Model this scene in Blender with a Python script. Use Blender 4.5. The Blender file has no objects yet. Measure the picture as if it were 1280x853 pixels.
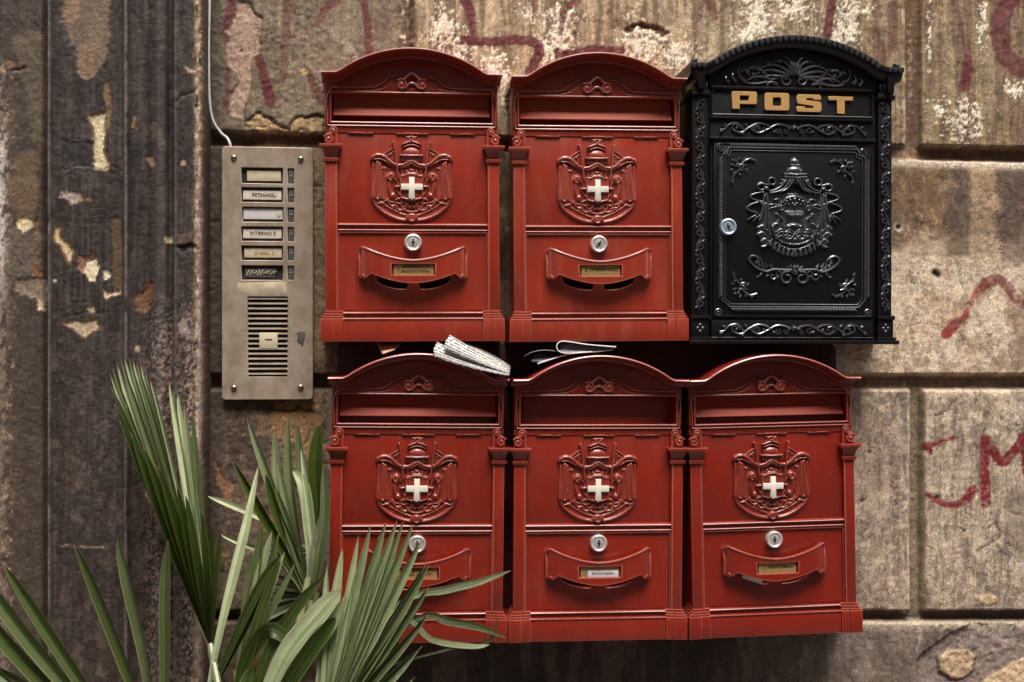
import bpy, math, random
import numpy as np
from mathutils import Vector
random.seed(7)
scene = bpy.context.scene
col = scene.collection

# ------------------------------------------------------------------ camera, sky, sun
U = 0.0012                      # metres per design unit
L = 1.80                        # camera distance to the faces of the mailboxes
TH = math.radians(5.8)          # the camera looks slightly to the right
ZC = 1.45
FACE = -0.094                   # plane of the mailbox fronts
FPX = L / U
fwd = Vector((math.sin(TH), math.cos(TH), 0)); rgt = Vector((math.cos(TH), -math.sin(TH), 0))
CAM = Vector((0, FACE, ZC)) - fwd * L
cam = bpy.data.cameras.new('camera'); cam_o = bpy.data.objects.new('camera', cam); col.objects.link(cam_o)
cam_o.location = CAM; cam_o.rotation_euler = (math.pi / 2, 0, -TH)
cam.sensor_width = 36; cam.lens = 36 * FPX / 1280; cam.clip_end = 500; cam.clip_start = 0.02
scene.camera = cam_o

SUN_EL, SUN_AZ = math.radians(66), math.radians(8)      # azimuth: from straight in front of the wall towards the right
w = bpy.data.worlds.new('World'); scene.world = w; w.use_nodes = True
nt = w.node_tree; nt.nodes.clear()
sk = nt.nodes.new('ShaderNodeTexSky'); sk.sky_type = 'NISHITA'; sk.sun_disc = False
sk.sun_elevation = SUN_EL; sk.sun_rotation = math.pi - SUN_AZ
sk.air_density = 1.0; sk.dust_density = 3.0; sk.ozone_density = 1.0
bg = nt.nodes.new('ShaderNodeBackground'); bg.inputs['Strength'].default_value = 0.15
wo = nt.nodes.new('ShaderNodeOutputWorld')
hs = nt.nodes.new('ShaderNodeHueSaturation'); hs.inputs['Saturation'].default_value = 0.35      # thin white cloud takes the blue out
nt.links.new(sk.outputs[0], hs.inputs['Color']); nt.links.new(hs.outputs[0], bg.inputs[0]); nt.links.new(bg.outputs[0], wo.inputs[0])
sl = bpy.data.lights.new('sun', 'SUN'); sl.energy = 2.0; sl.angle = math.radians(30); sl.color = (1.0, 0.93, 0.84)
so = bpy.data.objects.new('sun', sl); col.objects.link(so)
sdir = Vector((math.sin(SUN_AZ) * math.cos(SUN_EL), -math.cos(SUN_AZ) * math.cos(SUN_EL), math.sin(SUN_EL)))
so.rotation_euler = sdir.to_track_quat('Z', 'Y').to_euler(); so.location = sdir * 20
scene.view_settings.view_transform = 'Standard'; scene.view_settings.look = 'None'
scene.view_settings.exposure = 1.05; scene.view_settings.gamma = 1.0

def P(px, py, y):
    """the place on the upright plane at depth y that the photograph shows at (px, py)"""
    d = fwd + rgt * ((px - 640) / FPX) + Vector((0, 0, 1)) * ((426.5 - py) / FPX)
    return CAM + d * ((y - CAM.y) / d.y)

# ------------------------------------------------------------------ mesh helpers
def tag(o, label=None, cat=None, group=None, kind=None):
    if label: o['label'] = label
    if cat: o['category'] = cat
    if group: o['group'] = group
    if kind: o['kind'] = kind
    return o

def empty(name, loc, label, cat, group=None):
    o = bpy.data.objects.new(name, None); col.objects.link(o); o.location = loc
    o.empty_display_size = 0.02
    return tag(o, label, cat, group)

def link(name, me, mat, parent=None, loc=(0, 0, 0)):
    o = bpy.data.objects.new(name, me); col.objects.link(o)
    if mat and not me.materials: me.materials.append(mat)
    if parent: o.parent = parent
    o.location = loc
    return o

def clean(poly):
    out = []
    for p in poly:
        if not out or (p[0] - out[-1][0]) ** 2 + (p[1] - out[-1][1]) ** 2 > 1e-8: out.append(p)
    if (out[0][0] - out[-1][0]) ** 2 + (out[0][1] - out[-1][1]) ** 2 < 1e-8: out.pop()
    return out

def area(poly):
    return 0.5 * sum(poly[i - 1][0] * poly[i][1] - poly[i][0] * poly[i - 1][1] for i in range(len(poly)))

def offset(poly, d):
    """inset a counter-clockwise outline by d"""
    n = len(poly); out = []
    for i in range(n):
        a, b, c = poly[i - 1], poly[i], poly[(i + 1) % n]
        e1 = (b[0] - a[0], b[1] - a[1]); e2 = (c[0] - b[0], c[1] - b[1])
        l1 = math.hypot(*e1) or 1; l2 = math.hypot(*e2) or 1
        n1 = (-e1[1] / l1, e1[0] / l1); n2 = (-e2[1] / l2, e2[0] / l2)
        k = max(0.35, 1 + n1[0] * n2[0] + n1[1] * n2[1])
        out.append((b[0] + d * (n1[0] + n2[0]) / k, b[1] + d * (n1[1] + n2[1]) / k))
    return out

def arc(cx, cz, r, a0, a1, n=8, rz=None):
    rz = rz or r
    return [(cx + r * math.cos(math.radians(a0 + (a1 - a0) * i / n)), cz + rz * math.sin(math.radians(a0 + (a1 - a0) * i / n))) for i in range(n + 1)]

def spiral(cx, cz, r0, r1, a0, a1, n=14):
    return [(cx + (r0 + (r1 - r0) * i / n) * math.cos(math.radians(a0 + (a1 - a0) * i / n)),
             cz + (r0 + (r1 - r0) * i / n) * math.sin(math.radians(a0 + (a1 - a0) * i / n))) for i in range(n + 1)]

def bez(pts, n=8):
    """smooth curve through points (Catmull-Rom)"""
    out = []; m = len(pts)
    for i in range(m - 1):
        p0 = pts[max(i - 1, 0)]; p1 = pts[i]; p2 = pts[i + 1]; p3 = pts[min(i + 2, m - 1)]
        for k in range(n):
            t = k / n
            out.append(tuple(0.5 * ((2 * p1[j]) + (-p0[j] + p2[j]) * t + (2 * p0[j] - 5 * p1[j] + 4 * p2[j] - p3[j]) * t * t
                                    + (-p0[j] + 3 * p1[j] - 3 * p2[j] + p3[j]) * t ** 3) for j in range(len(p1))))
    out.append(tuple(pts[-1])); return out

class MB:
    """collects shapes in design units: x right, y into the wall, z up"""
    def __init__(self): self.v = []; self.f = []
    def add(self, vs, fs):
        o = len(self.v); self.v += [tuple(p) for p in vs]; self.f += [tuple(i + o for i in f) for f in fs]; return self
    def prism(self, poly, yf, yb, bev=1.0):
        poly = clean(poly)
        if area(poly) < 0: poly = poly[::-1]
        n = len(poly); b = min(bev, abs(yb - yf) * 0.9)
        rings = [[(x, yb, z) for x, z in poly], [(x, yf + b, z) for x, z in poly]]
        if b > 0:
            m = offset(poly, b * 0.3); rings.append([(x, yf + b * 0.3, z) for x, z in m])
            ins = offset(poly, b); rings.append([(x, yf, z) for x, z in ins])
        vs = [p for r in rings for p in r]; fs = []
        for k in range(len(rings) - 1):
            for i in range(n):
                j = (i + 1) % n
                fs.append((k * n + i, k * n + j, (k + 1) * n + j, (k + 1) * n + i))
        fs.append(tuple((len(rings) - 1) * n + i for i in range(n)))
        fs.append(tuple(i for i in reversed(range(n))))
        return self.add(vs, fs)
    def box(self, x0, x1, yf, yb, z0, z1, bev=1.0):
        return self.prism([(x0, z0), (x1, z0), (x1, z1), (x0, z1)], yf, yb, bev)
    def sweep(self, path, prof, closed=False, caps=True):
        """profile (outwards, y) along a path in the x-z plane; outwards is to the left of the direction of travel"""
        n = len(path); m = len(prof); vs = []; fs = []
        for i in range(n):
            a = path[i - 1] if (i > 0 or closed) else None
            c = path[(i + 1) % n] if (i < n - 1 or closed) else None
            b = path[i]; ns = []
            for p, q in ((a, b), (b, c)):
                if p is None or q is None: continue
                e = (q[0] - p[0], q[1] - p[1]); l = math.hypot(*e) or 1; ns.append((-e[1] / l, e[0] / l))
            nx = sum(t[0] for t in ns); nz = sum(t[1] for t in ns)
            if len(ns) == 2:
                k = max(0.4, 1 + ns[0][0] * ns[1][0] + ns[0][1] * ns[1][1]); nx /= k; nz /= k
            for o_, y in prof: vs.append((b[0] + nx * o_, y, b[1] + nz * o_))
        for i in range(n if closed else n - 1):
            i2 = (i + 1) % n
            for j in range(m - 1):
                fs.append((i * m + j, i2 * m + j, i2 * m + j + 1, i * m + j + 1))
        if caps and not closed:
            fs.append(tuple(reversed(range(m)))); fs.append(tuple((n - 1) * m + j for j in range(m)))
        return self.add(vs, fs)
    def bead(self, path, r, y, closed=False, h=None, n=6):
        h = h or r
        pr = [(-r * math.cos(math.pi * k / n), y - h * math.sin(math.pi * k / n)) for k in range(n + 1)]
        return self.sweep(path, pr, closed)
    def tube(self, pts, r, n=7, r1=None, ysc=1.0):
        """round strand through (x, y, z) points, radius tapering from r to r1 or given per point"""
        m = len(pts); vs = []; fs = []
        for i, p in enumerate(pts):
            a = Vector(pts[max(i - 1, 0)]); c = Vector(pts[min(i + 1, m - 1)]); t = (c - a).normalized()
            s = t.cross(Vector((0, 1, 0)))
            if s.length < 1e-3: s = t.cross(Vector((1, 0, 0)))
            s.normalize(); q = s.cross(t)
            if isinstance(r, (list, tuple)): rr = r[i]
            else: rr = r if r1 is None else r + (r1 - r) * i / (m - 1)
            for k in range(n):
                an = 2 * math.pi * k / n; d = s * (rr * math.cos(an)) + q * (rr * math.sin(an)); d.y *= ysc
                vs.append(tuple(Vector(p) + d))
        for i in range(m - 1):
            for k in range(n):
                k2 = (k + 1) % n; fs.append((i * n + k, (i + 1) * n + k, (i + 1) * n + k2, i * n + k2))
        fs.append(tuple(range(n))); fs.append(tuple((m - 1) * n + k for k in reversed(range(n))))
        return self.add(vs, fs)
    def strand(self, pts, r, y, r1=None, n=6, ysc=1.0):
        return self.tube([(p[0], y, p[1]) for p in pts], r, n, r1, ysc)
    def leaf(self, cx, cz, ln, wd, ang, y, h=2.0):
        """pointed relief leaf"""
        pts = []; N = 7
        ca, sa = math.cos(math.radians(ang)), math.sin(math.radians(ang))
        for i in range(N + 1):
            t = i / N; hw = wd * math.sin(math.pi * min(1, t ** 0.75)) ** 0.8 if 0 < t < 1 else 0.05
            for s in (-1, 0, 1):
                u = ln * t; v_ = s * hw
                pts.append((cx + u * ca - v_ * sa, y - (h if s == 0 else 0) * math.sin(math.pi * t) ** 0.5, cz + u * sa + v_ * ca))
        fs = []
        for i in range(N):
            for s in range(2): fs.append((i * 3 + s, (i + 1) * 3 + s, (i + 1) * 3 + s + 1, i * 3 + s + 1))
        return self.add(pts, fs)
    def dome(self, cx, cz, rx, rz, y, h, n=12, k=4):
        vs = []; fs = []
        for i in range(k):
            a = math.pi / 2 * i / k
            for j in range(n):
                b = 2 * math.pi * j / n
                vs.append((cx + rx * math.cos(a) * math.cos(b), y - h * math.sin(a), cz + rz * math.cos(a) * math.sin(b)))
        vs.append((cx, y - h, cz))
        for i in range(k - 1):
            for j in range(n):
                j2 = (j + 1) % n; fs.append((i * n + j, i * n + j2, (i + 1) * n + j2, (i + 1) * n + j))
        for j in range(n): fs.append(((k - 1) * n + j, (k - 1) * n + (j + 1) % n, k * n))
        return self.add(vs, fs)
    def lathe(self, cx, cz, prof, n=32):
        """profile (radius, y) turned about the y axis"""
        vs = []; fs = []; m = len(prof)
        for r_, y in prof:
            for j in range(n):
                b = 2 * math.pi * j / n; vs.append((cx + r_ * math.cos(b), y, cz + r_ * math.sin(b)))
        for i in range(m - 1):
            for j in range(n):
                j2 = (j + 1) % n; fs.append((i * n + j, (i + 1) * n + j, (i + 1) * n + j2, i * n + j2))
        fs.append(tuple((m - 1) * n + j for j in range(n)))
        return self.add(vs, fs)
    def mesh(self, name, mat=None, sharp=35, k=U):
        me = bpy.data.meshes.new(name)
        me.from_pydata([(x * k, y * k, z * k) for x, y, z in self.v], [], self.f)
        me.validate(); import bmesh
        bm = bmesh.new(); bm.from_mesh(me); bmesh.ops.recalc_face_normals(bm, faces=bm.faces); bm.to_mesh(me); bm.free()
        me.polygons.foreach_set('use_smooth', [True] * len(me.polygons))
        me.set_sharp_from_angle(angle=math.radians(sharp))
        if mat: me.materials.append(mat)
        return me
    def build(self, name, mat, parent=None, sharp=35, loc=(0, 0, 0)):
        return link(name, self.mesh(name, mat, sharp), mat, parent, loc)

def curve_mesh(name, polys, depth, bev, mat, k=U):
    """solid from closed outlines (the inner ones become holes), front at y = -depth"""
    cu = bpy.data.curves.new(name, 'CURVE'); cu.dimensions = '2D'; cu.fill_mode = 'BOTH'
    cu.extrude = max(depth / 2 - bev, 0.01) * k; cu.bevel_depth = bev * k; cu.bevel_resolution = 2; cu.offset = -bev * k
    for pl in polys:
        s = cu.splines.new('POLY'); s.points.add(len(pl) - 1); s.use_cyclic_u = True
        for i, (x, z) in enumerate(pl): s.points[i].co = (x * k, z * k, 0, 1)
    return curve_to_mesh(name, cu, depth, mat, k)

def curve_to_mesh(name, cu, depth, mat, k=U):
    o = bpy.data.objects.new('tmp', cu); col.objects.link(o)
    dg = bpy.context.evaluated_depsgraph_get()
    me = bpy.data.meshes.new_from_object(o.evaluated_get(dg)); me.name = name
    bpy.data.objects.remove(o)
    n = len(me.vertices); co = np.empty(n * 3, np.float32); me.vertices.foreach_get('co', co); co = co.reshape(-1, 3)
    new = np.stack([co[:, 0], -co[:, 2] - depth * k / 2, co[:, 1]], 1)
    me.vertices.foreach_set('co', new.astype(np.float32).ravel()); me.flip_normals() if False else None
    me.materials.clear(); me.materials.append(mat); me.update()
    return me

def text_mesh(name, body, size, mat, width=None, depth=0.25, space=1.0, align='CENTER'):
    cu = bpy.data.curves.new(name, 'FONT'); cu.body = body; cu.size = size * U; cu.extrude = depth * U / 2
    cu.align_x = align; cu.align_y = 'CENTER'; cu.space_character = space; cu.space_line = 0.95
    cu.offset = size * U * 0.012
    me = curve_to_mesh(name, cu, depth, mat)
    if width:
        n = len(me.vertices); co = np.empty(n * 3, np.float32); me.vertices.foreach_get('co', co); co = co.reshape(-1, 3)
        wd = co[:, 0].max() - co[:, 0].min(); co[:, 0] *= width * U / wd
        me.vertices.foreach_set('co', co.ravel()); me.update()
    return me

# ------------------------------------------------------------------ noise on arrays
def _hash(ix, iy, seed):
    h = (ix.astype(np.int64) * 374761393 + iy.astype(np.int64) * 668265263 + seed * 1442695041) & 0xffffffff
    h = ((h ^ (h >> 13)) * 1274126177) & 0xffffffff
    h = (h ^ (h >> 16)) & 0xffffffff
    return h / 4294967295.0
def noise2(x, y, seed=0):
    ix = np.floor(x); iy = np.floor(y); fx = x - ix; fy = y - iy
    fx = fx * fx * fx * (fx * (fx * 6 - 15) + 10); fy = fy * fy * fy * (fy * (fy * 6 - 15) + 10)
    a = _hash(ix, iy, seed); b = _hash(ix + 1, iy, seed); c = _hash(ix, iy + 1, seed); d = _hash(ix + 1, iy + 1, seed)
    return (a * (1 - fx) + b * fx) * (1 - fy) + (c * (1 - fx) + d * fx) * fy
def fbm(x, y, seed=0, oct=4, gain=0.5):
    s = 0; a = 1; t = 0
    for o in range(oct):
        s = s + a * noise2(x * 2 ** o + 17.3 * o, y * 2 ** o - 9.1 * o, seed + o * 31); t += a; a *= gain
    return s / t
def sstep(a, b, x):
    t = np.clip((x - a) / (b - a), 0, 1); return t * t * (3 - 2 * t)

def seg_dist(X, Y, pts):
    """distance to a polyline and the parameter 0..1 along it"""
    best = np.full(X.shape, 1e9); par = np.zeros(X.shape); m = len(pts) - 1
    for i in range(m):
        ax, ay = pts[i][:2]; bx, by = pts[i + 1][:2]; dx, dy = bx - ax, by - ay; l2 = dx * dx + dy * dy or 1e-9
        t = np.clip(((X - ax) * dx + (Y - ay) * dy) / l2, 0, 1)
        d = np.hypot(X - ax - t * dx, Y - ay - t * dy); k = d < best
        best = np.where(k, d, best); par = np.where(k, (i + t) / m, par)
    return best, par
def poly_sd(X, Y, pts):
    """signed distance, positive inside"""
    d, _ = seg_dist(X, Y, list(pts) + [pts[0]]); ins = np.zeros(X.shape, bool); n = len(pts)
    for i in range(n):
        ax, ay = pts[i - 1]; bx, by = pts[i]
        if ay == by: continue
        c = ((ay > Y) != (by > Y)) & (X < (bx - ax) * (Y - ay) / (by - ay) + ax); ins ^= c
    return np.where(ins, d, -d)

class HF:
    """cast relief: heights on a fine grid, drawn with strokes, plates and domes"""
    def __init__(self, x0, x1, z0, z1, step):
        self.step = step; self.xs = np.arange(x0, x1 + step / 2, step); self.zs = np.arange(z0, z1 + step / 2, step)
        self.X, self.Z = np.meshgrid(self.xs, self.zs); self.H = np.full(self.X.shape, -1.0)
        self.T = lambda p: p; self.s = 1.0; self.mir = False
    def _m(self, pts): return [pts, [(-x, z) for x, z in pts]] if self.mir else [pts]
    def _put(self, m, h): self.H[m] = np.maximum(self.H[m], h[m])
    def stroke(self, pts, r, h, r1=None, base=0.0, smooth=0):
        if smooth: pts = bez(pts, smooth)
        pts = [self.T(p) for p in pts]; r *= self.s; r1 = r if r1 is None else r1 * self.s
        for q in self._m(pts):
            d, t = seg_dist(self.X, self.Z, q); rr = r + (r1 - r) * t
            k = np.clip(1 - (d / rr) ** 2, 0, 1); self._put(k > 0, base + h * np.sqrt(k))
        return self
    def plate(self, pts, h, edge, base=0.0):
        pts = [self.T(p) for p in pts]
        for q in self._m(pts):
            sd = poly_sd(self.X, self.Z, q); self._put(sd > 0, base + h * np.sqrt(np.clip(1 - (1 - np.clip(sd / (edge * self.s), 0, 1)) ** 2, 0, 1)))
        return self
    def cut(self, pts, h, edge):
        for q in self._m([self.T(p) for p in pts]):
            sd = poly_sd(self.X, self.Z, q); k = sstep(-edge * self.s, edge * self.s, sd)
            self.H = np.where(k > 0, np.minimum(self.H, self.H * (1 - k) + h * k), self.H)
        return self
    def dome(self, cx, cz, rx, rz, h, base=0.0):
        c = self.T((cx, cz))
        for q in self._m([c]):
            k = 1 - ((self.X - q[0][0]) / (rx * self.s)) ** 2 - ((self.Z - q[0][1]) / (rz * self.s)) ** 2
            self._put(k > 0, base + h * np.sqrt(np.clip(k, 0, 1)))
        return self
    def ring(self, cx, cz, r, w_, h, a0=0, a1=360, base=0.0):
        return self.stroke(arc(cx, cz, r, a0, a1, 14), w_, h, base=base)
    def mesh(self, name, mat, y=0.0, k=U, cutoff=-0.5):
        return grid_mesh(name, self.X * k, (y - self.H) * k, self.Z * k, mat, keep=self.H > cutoff)

def grid_mesh(name, X, Y, Z, mat, keep=None, colour=None, extra=None):
    ny, nx = X.shape; me = bpy.data.meshes.new(name)
    idx = np.arange(nx * ny).reshape(ny, nx)
    quads = np.stack([idx[:-1, :-1], idx[:-1, 1:], idx[1:, 1:], idx[1:, :-1]], -1).reshape(-1, 4)
    if keep is not None:
        q = (keep[:-1, :-1].astype(int) + keep[:-1, 1:] + keep[1:, 1:] + keep[1:, :-1]).reshape(-1); quads = quads[q >= 1]
    used = np.zeros(nx * ny, bool); used[quads.ravel()] = True
    remap = np.cumsum(used) - 1; quads = remap[quads]
    co = np.stack([X.ravel(), Y.ravel(), Z.ravel()], 1)[used].astype(np.float32)
    nq = len(quads); me.vertices.add(len(co)); me.vertices.foreach_set('co', co.ravel())
    me.loops.add(nq * 4); me.loops.foreach_set('vertex_index', quads.astype(np.int32).ravel())
    me.polygons.add(nq); me.polygons.foreach_set('loop_start', np.arange(0, nq * 4, 4, dtype=np.int32))
    me.update(calc_edges=True); me.validate()
    me.polygons.foreach_set('use_smooth', np.ones(nq, bool))
    if colour is not None:
        at = me.color_attributes.new('paint', 'FLOAT_COLOR', 'POINT')
        c4 = np.ones((len(co), 4), np.float32); c4[:, :3] = colour.reshape(-1, 3)[used]
        if extra is not None: c4[:, 3] = extra.ravel()[used]
        at.data.foreach_set('color', c4.ravel())
    me.materials.append(mat); me.update()
    return me

# ------------------------------------------------------------------ materials
def srgb(r, g, b):
    return tuple(((c / 255) / 12.92 if c / 255 <= 0.04045 else ((c / 255 + 0.055) / 1.055) ** 2.4) for c in (r, g, b))

class NT:
    def __init__(self, name):
        self.m = bpy.data.materials.new(name); self.m.use_nodes = True; self.t = self.m.node_tree
        self.b = self.t.nodes['Principled BSDF']
    def n(self, kind, **kw):
        nd = self.t.nodes.new(kind)
        for k, v in kw.items():
            if hasattr(nd, k): setattr(nd, k, v)
        return nd
    def l(self, a, b): self.t.links.new(a, b)
    def noise(self, scale, detail=4, rough=0.55, vec=None, dist=0.0):
        nd = self.n('ShaderNodeTexNoise'); nd.inputs['Scale'].default_value = scale; nd.inputs['Detail'].default_value = detail
        nd.inputs['Roughness'].default_value = rough; nd.inputs['Distortion'].default_value = dist
        self.l(vec or self.co(), nd.inputs['Vector']); return nd.outputs['Fac']
    def co(self, space='Object'):
        if not hasattr(self, '_c'): self._c = self.n('ShaderNodeTexCoord')
        return self._c.outputs[space]
    def stretch(self, v, sx, sy, sz):
        mp = self.n('ShaderNodeMapping'); mp.inputs['Scale'].default_value = (sx, sy, sz); self.l(v, mp.inputs['Vector']); return mp.outputs[0]
    def ramp(self, f, a, b, ca=(0, 0, 0, 1), cb=(1, 1, 1, 1)):
        r = self.n('ShaderNodeValToRGB'); r.color_ramp.elements[0].position = a; r.color_ramp.elements[1].position = b
        r.color_ramp.elements[0].color = ca; r.color_ramp.elements[1].color = cb; self.l(f, r.inputs[0]); return r.outputs['Color']
    def mix(self, f, a, b, mode='MIX'):
        m = self.n('ShaderNodeMix', data_type='RGBA', blend_type=mode)
        for s, v in ((0, f), (6, a), (7, b)):
            if isinstance(v, (int, float)): m.inputs[s].default_value = v
            elif isinstance(v, tuple): m.inputs[s].default_value = (*v, 1) if len(v) == 3 else v
            else: self.l(v, m.inputs[s])
        return m.outputs[2]
    def math(self, op, a, b=0.0, clamp=False):
        m = self.n('ShaderNodeMath', operation=op); m.use_clamp = clamp
        for i, v in enumerate((a, b)):
            if isinstance(v, (int, float)): m.inputs[i].default_value = v
            else: self.l(v, m.inputs[i])
        return m.outputs[0]
    def bump(self, h, strength=0.3, dist=0.001):
        bp = self.n('ShaderNodeBump'); bp.inputs['Strength'].default_value = strength; bp.inputs['Distance'].default_value = dist
        self.l(h, bp.inputs['Height']); self.l(bp.outputs[0], self.b.inputs['Normal']); return bp
    def set(self, **kw):
        for k, v in kw.items():
            s = self.b.inputs[k.replace('_', ' ')]
            if isinstance(v, (int, float)): s.default_value = v
            elif isinstance(v, tuple): s.default_value = (*v, 1) if len(v) == 3 else v
            else: self.l(v, s)
        return self
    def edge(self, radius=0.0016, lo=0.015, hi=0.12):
        """1 where the surface turns sharply outwards or inwards: rubbed arrises and painted rim highlights"""
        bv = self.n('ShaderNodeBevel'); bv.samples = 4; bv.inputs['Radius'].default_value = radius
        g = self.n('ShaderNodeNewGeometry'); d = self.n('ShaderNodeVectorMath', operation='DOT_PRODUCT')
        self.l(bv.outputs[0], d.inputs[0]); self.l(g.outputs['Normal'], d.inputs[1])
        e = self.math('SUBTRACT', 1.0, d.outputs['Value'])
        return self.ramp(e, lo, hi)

def red_paint(name, base, worn, wear_glint, rough=0.33, haze=0.12, seed=0.0):
    s = NT(name); oi = s.n('ShaderNodeObjectInfo').outputs['Random']
    ad = s.n('ShaderNodeVectorMath', operation='ADD'); s.l(s.co(), ad.inputs[0]); s.l(s.math('ADD', s.math('MULTIPLY', oi, 40.0), seed), ad.inputs[1]); v = ad.outputs[0]
    dirt = s.noise(14, 6, 0.65, v); fine = s.noise(900, 3, 0.6, v); streak = s.noise(16, 5, 0.65, s.stretch(v, 3.0, 3.0, 0.8))
    dark = tuple(c * 0.76 for c in base)
    c = s.mix(s.ramp(dirt, 0.38, 0.72), base, dark)
    c = s.mix(s.math('MULTIPLY', s.ramp(streak, 0.48, 0.72), haze), c, (worn[0] * .8, worn[1], worn[2]))
    c = s.mix(s.math('MULTIPLY', s.edge(), wear_glint), c, worn)  # rubbed edges, mixed in strongly to paint the rim highlights too
    speck = s.ramp(s.noise(380, 2, 0.5, v), 0.72, 0.76)
    c = s.mix(s.math('MULTIPLY', speck, 0.4), c, tuple(min(1, x * 1.2 + 0.06) for x in worn))
    scr = s.ramp(s.noise(60, 2, 0.5, s.stretch(v, 18, 1, 1.5)), 0.755, 0.775)                # hair scratches
    c = s.mix(s.math('MULTIPLY', scr, 0.35), c, worn)
    chip = s.math('MULTIPLY', s.ramp(s.noise(120, 3, 0.6, v), 0.66, 0.68), s.ramp(s.noise(9, 2, 0.5, v), 0.58, 0.66))
    c = s.mix(s.math('MULTIPLY', chip, 0.8), c, (0.035, 0.014, 0.010))
    s.set(Base_Color=c, Roughness=s.math('ADD', s.math('MULTIPLY', s.ramp(dirt, 0.3, 0.75), 0.22), rough - 0.08), Specular_IOR_Level=0.6, Coat_Weight=0.6, Coat_Roughness=0.22)
    s.bump(s.math('ADD', fine, s.math('MULTIPLY', s.noise(40, 3, .5, v), 1.5)), 0.12, 0.0005)
    return s.m

def plain(name, base, rough=0.5, metal=0.0, var=0.25, scale=60, bump=0.15, fine=700, spec=0.5):
    s = NT(name)
    n = s.noise(scale, 5, 0.6)
    c = s.mix(s.ramp(n, 0.3, 0.75), tuple(x * (1 + var) for x in base), tuple(x * (1 - var) for x in base))
    s.set(Base_Color=c, Roughness=s.math('ADD', s.math('MULTIPLY', n, 0.25), rough - 0.12), Metallic=metal, Specular_IOR_Level=spec)
    if bump: s.bump(s.noise(fine, 3, 0.6), bump, 0.0005)
    return s.m

WORN_GLINT = (0.66, 0.215, 0.15)  # rubbed paint, lightened to stand in for highlights on rims and beads
M = {}
REDS = {1: ((0.300, 0.0235, 0.0075), .09, .75), 2: ((0.310, 0.028, 0.010), .14, .8), 4: ((0.248, 0.0155, 0.0045), .05, .6), 5: ((0.262, 0.0165, 0.005), .06, .7), 6: ((0.242, 0.0135, 0.004), .03, .65)}
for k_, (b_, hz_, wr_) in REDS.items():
    M['red_%d' % k_] = red_paint('red enamel', b_, WORN_GLINT, wr_, haze=hz_, seed=k_ * 3.7)
    M['relief_%d' % k_] = red_paint('red cast relief', (b_[0], b_[1] * 1.6, b_[2] * 2.4), WORN_GLINT, wr_, haze=hz_, seed=k_ * 5.1)
M['red_deep'] = M['red_5']; M['relief_deep'] = M['relief_5']
def matte(name, base):
    s = NT(name); n = s.noise(25, 5, 0.6); s.set(Base_Color=s.mix(n, tuple(c * 1.15 for c in base), tuple(c * .8 for c in base)), Roughness=0.6); return s.m
M['flap_faded'] = matte('faded matte red flap', (0.42, 0.075, 0.035)); M['flap_deep'] = matte('deep matte red flap', (0.36, 0.036, 0.014))
M['board'] = plain('dark red board', (0.05, 0.010, 0.009), 0.6)
M['black'] = plain('black enamel', (0.0055, 0.005, 0.005), 0.32, 0.0, 0.3, 30, 0.10, 1200)
M['pewter'] = plain('rubbed black casting', (0.15, 0.15, 0.165), 0.23, 0.85, 0.3, 80, 0.10, 1200)
M['gold'] = plain('gold lettering', (0.56, 0.32, 0.11), 0.42, 0.15, 0.15, 90)
M['white'] = plain('white enamel', (0.80, 0.74, 0.62), 0.45, 0, 0.06, 200)
M['chrome'] = plain('nickel lock', (0.85, 0.84, 0.80), 0.32, 0.7, 0.12, 300, 0.03)
M['blue_chrome'] = plain('blue tinted lock', (0.55, 0.66, 0.80), 0.28, 0.7, 0.12, 300, 0.03)
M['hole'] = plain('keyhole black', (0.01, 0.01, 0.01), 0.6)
M['brass'] = plain('brass name plate', (0.50, 0.34, 0.13), 0.45, 0.35, 0.2, 120)
M['ink'] = plain('engraved ink', (0.035, 0.018, 0.008), 0.7)
M['paper'] = plain('label paper', (0.74, 0.68, 0.56), 0.7, 0, 0.12, 150)
M['paper_cool'] = plain('pale label', (0.72, 0.68, 0.70), 0.35, 0, 0.1, 100)
M['yellowed'] = plain('yellowed label', (0.62, 0.53, 0.37), 0.6, 0, 0.15, 150)
M['stain'] = plain('dark plastic', (0.045, 0.04, 0.036), 0.35, 0, 0.3, 200)
M['residue'] = plain('glue residue', (0.50, 0.42, 0.29), 0.6, 0, 0.35, 60)
M['smoke'] = plain('grey button', (0.10, 0.095, 0.085), 0.35, 0, 0.3, 300)
M['cable'] = plain('white cable', (0.62, 0.60, 0.58), 0.45, 0, 0.15, 60)
M['screw'] = plain('screw metal', (0.42, 0.36, 0.30), 0.35, 1.0, 0.2, 400)
M['ground'] = plain('street stone', (0.10, 0.09, 0.08), 0.8, 0, 0.35, 4, 0.5, 60)
M['house'] = plain('ochre plaster', (0.15, 0.11, 0.08), 0.85, 0, 0.2, 1.5, 0.2, 40)
M['pot'] = plain('terracotta', (0.30, 0.12, 0.06), 0.8, 0, 0.25, 20)
M['soil'] = plain('potting soil', (0.03, 0.022, 0.015), 0.9, 0, 0.4, 90, 0.8, 200)
M['trunk'] = plain('palm fibre', (0.10, 0.065, 0.035), 0.9, 0, 0.4, 60, 0.8, 150)

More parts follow.
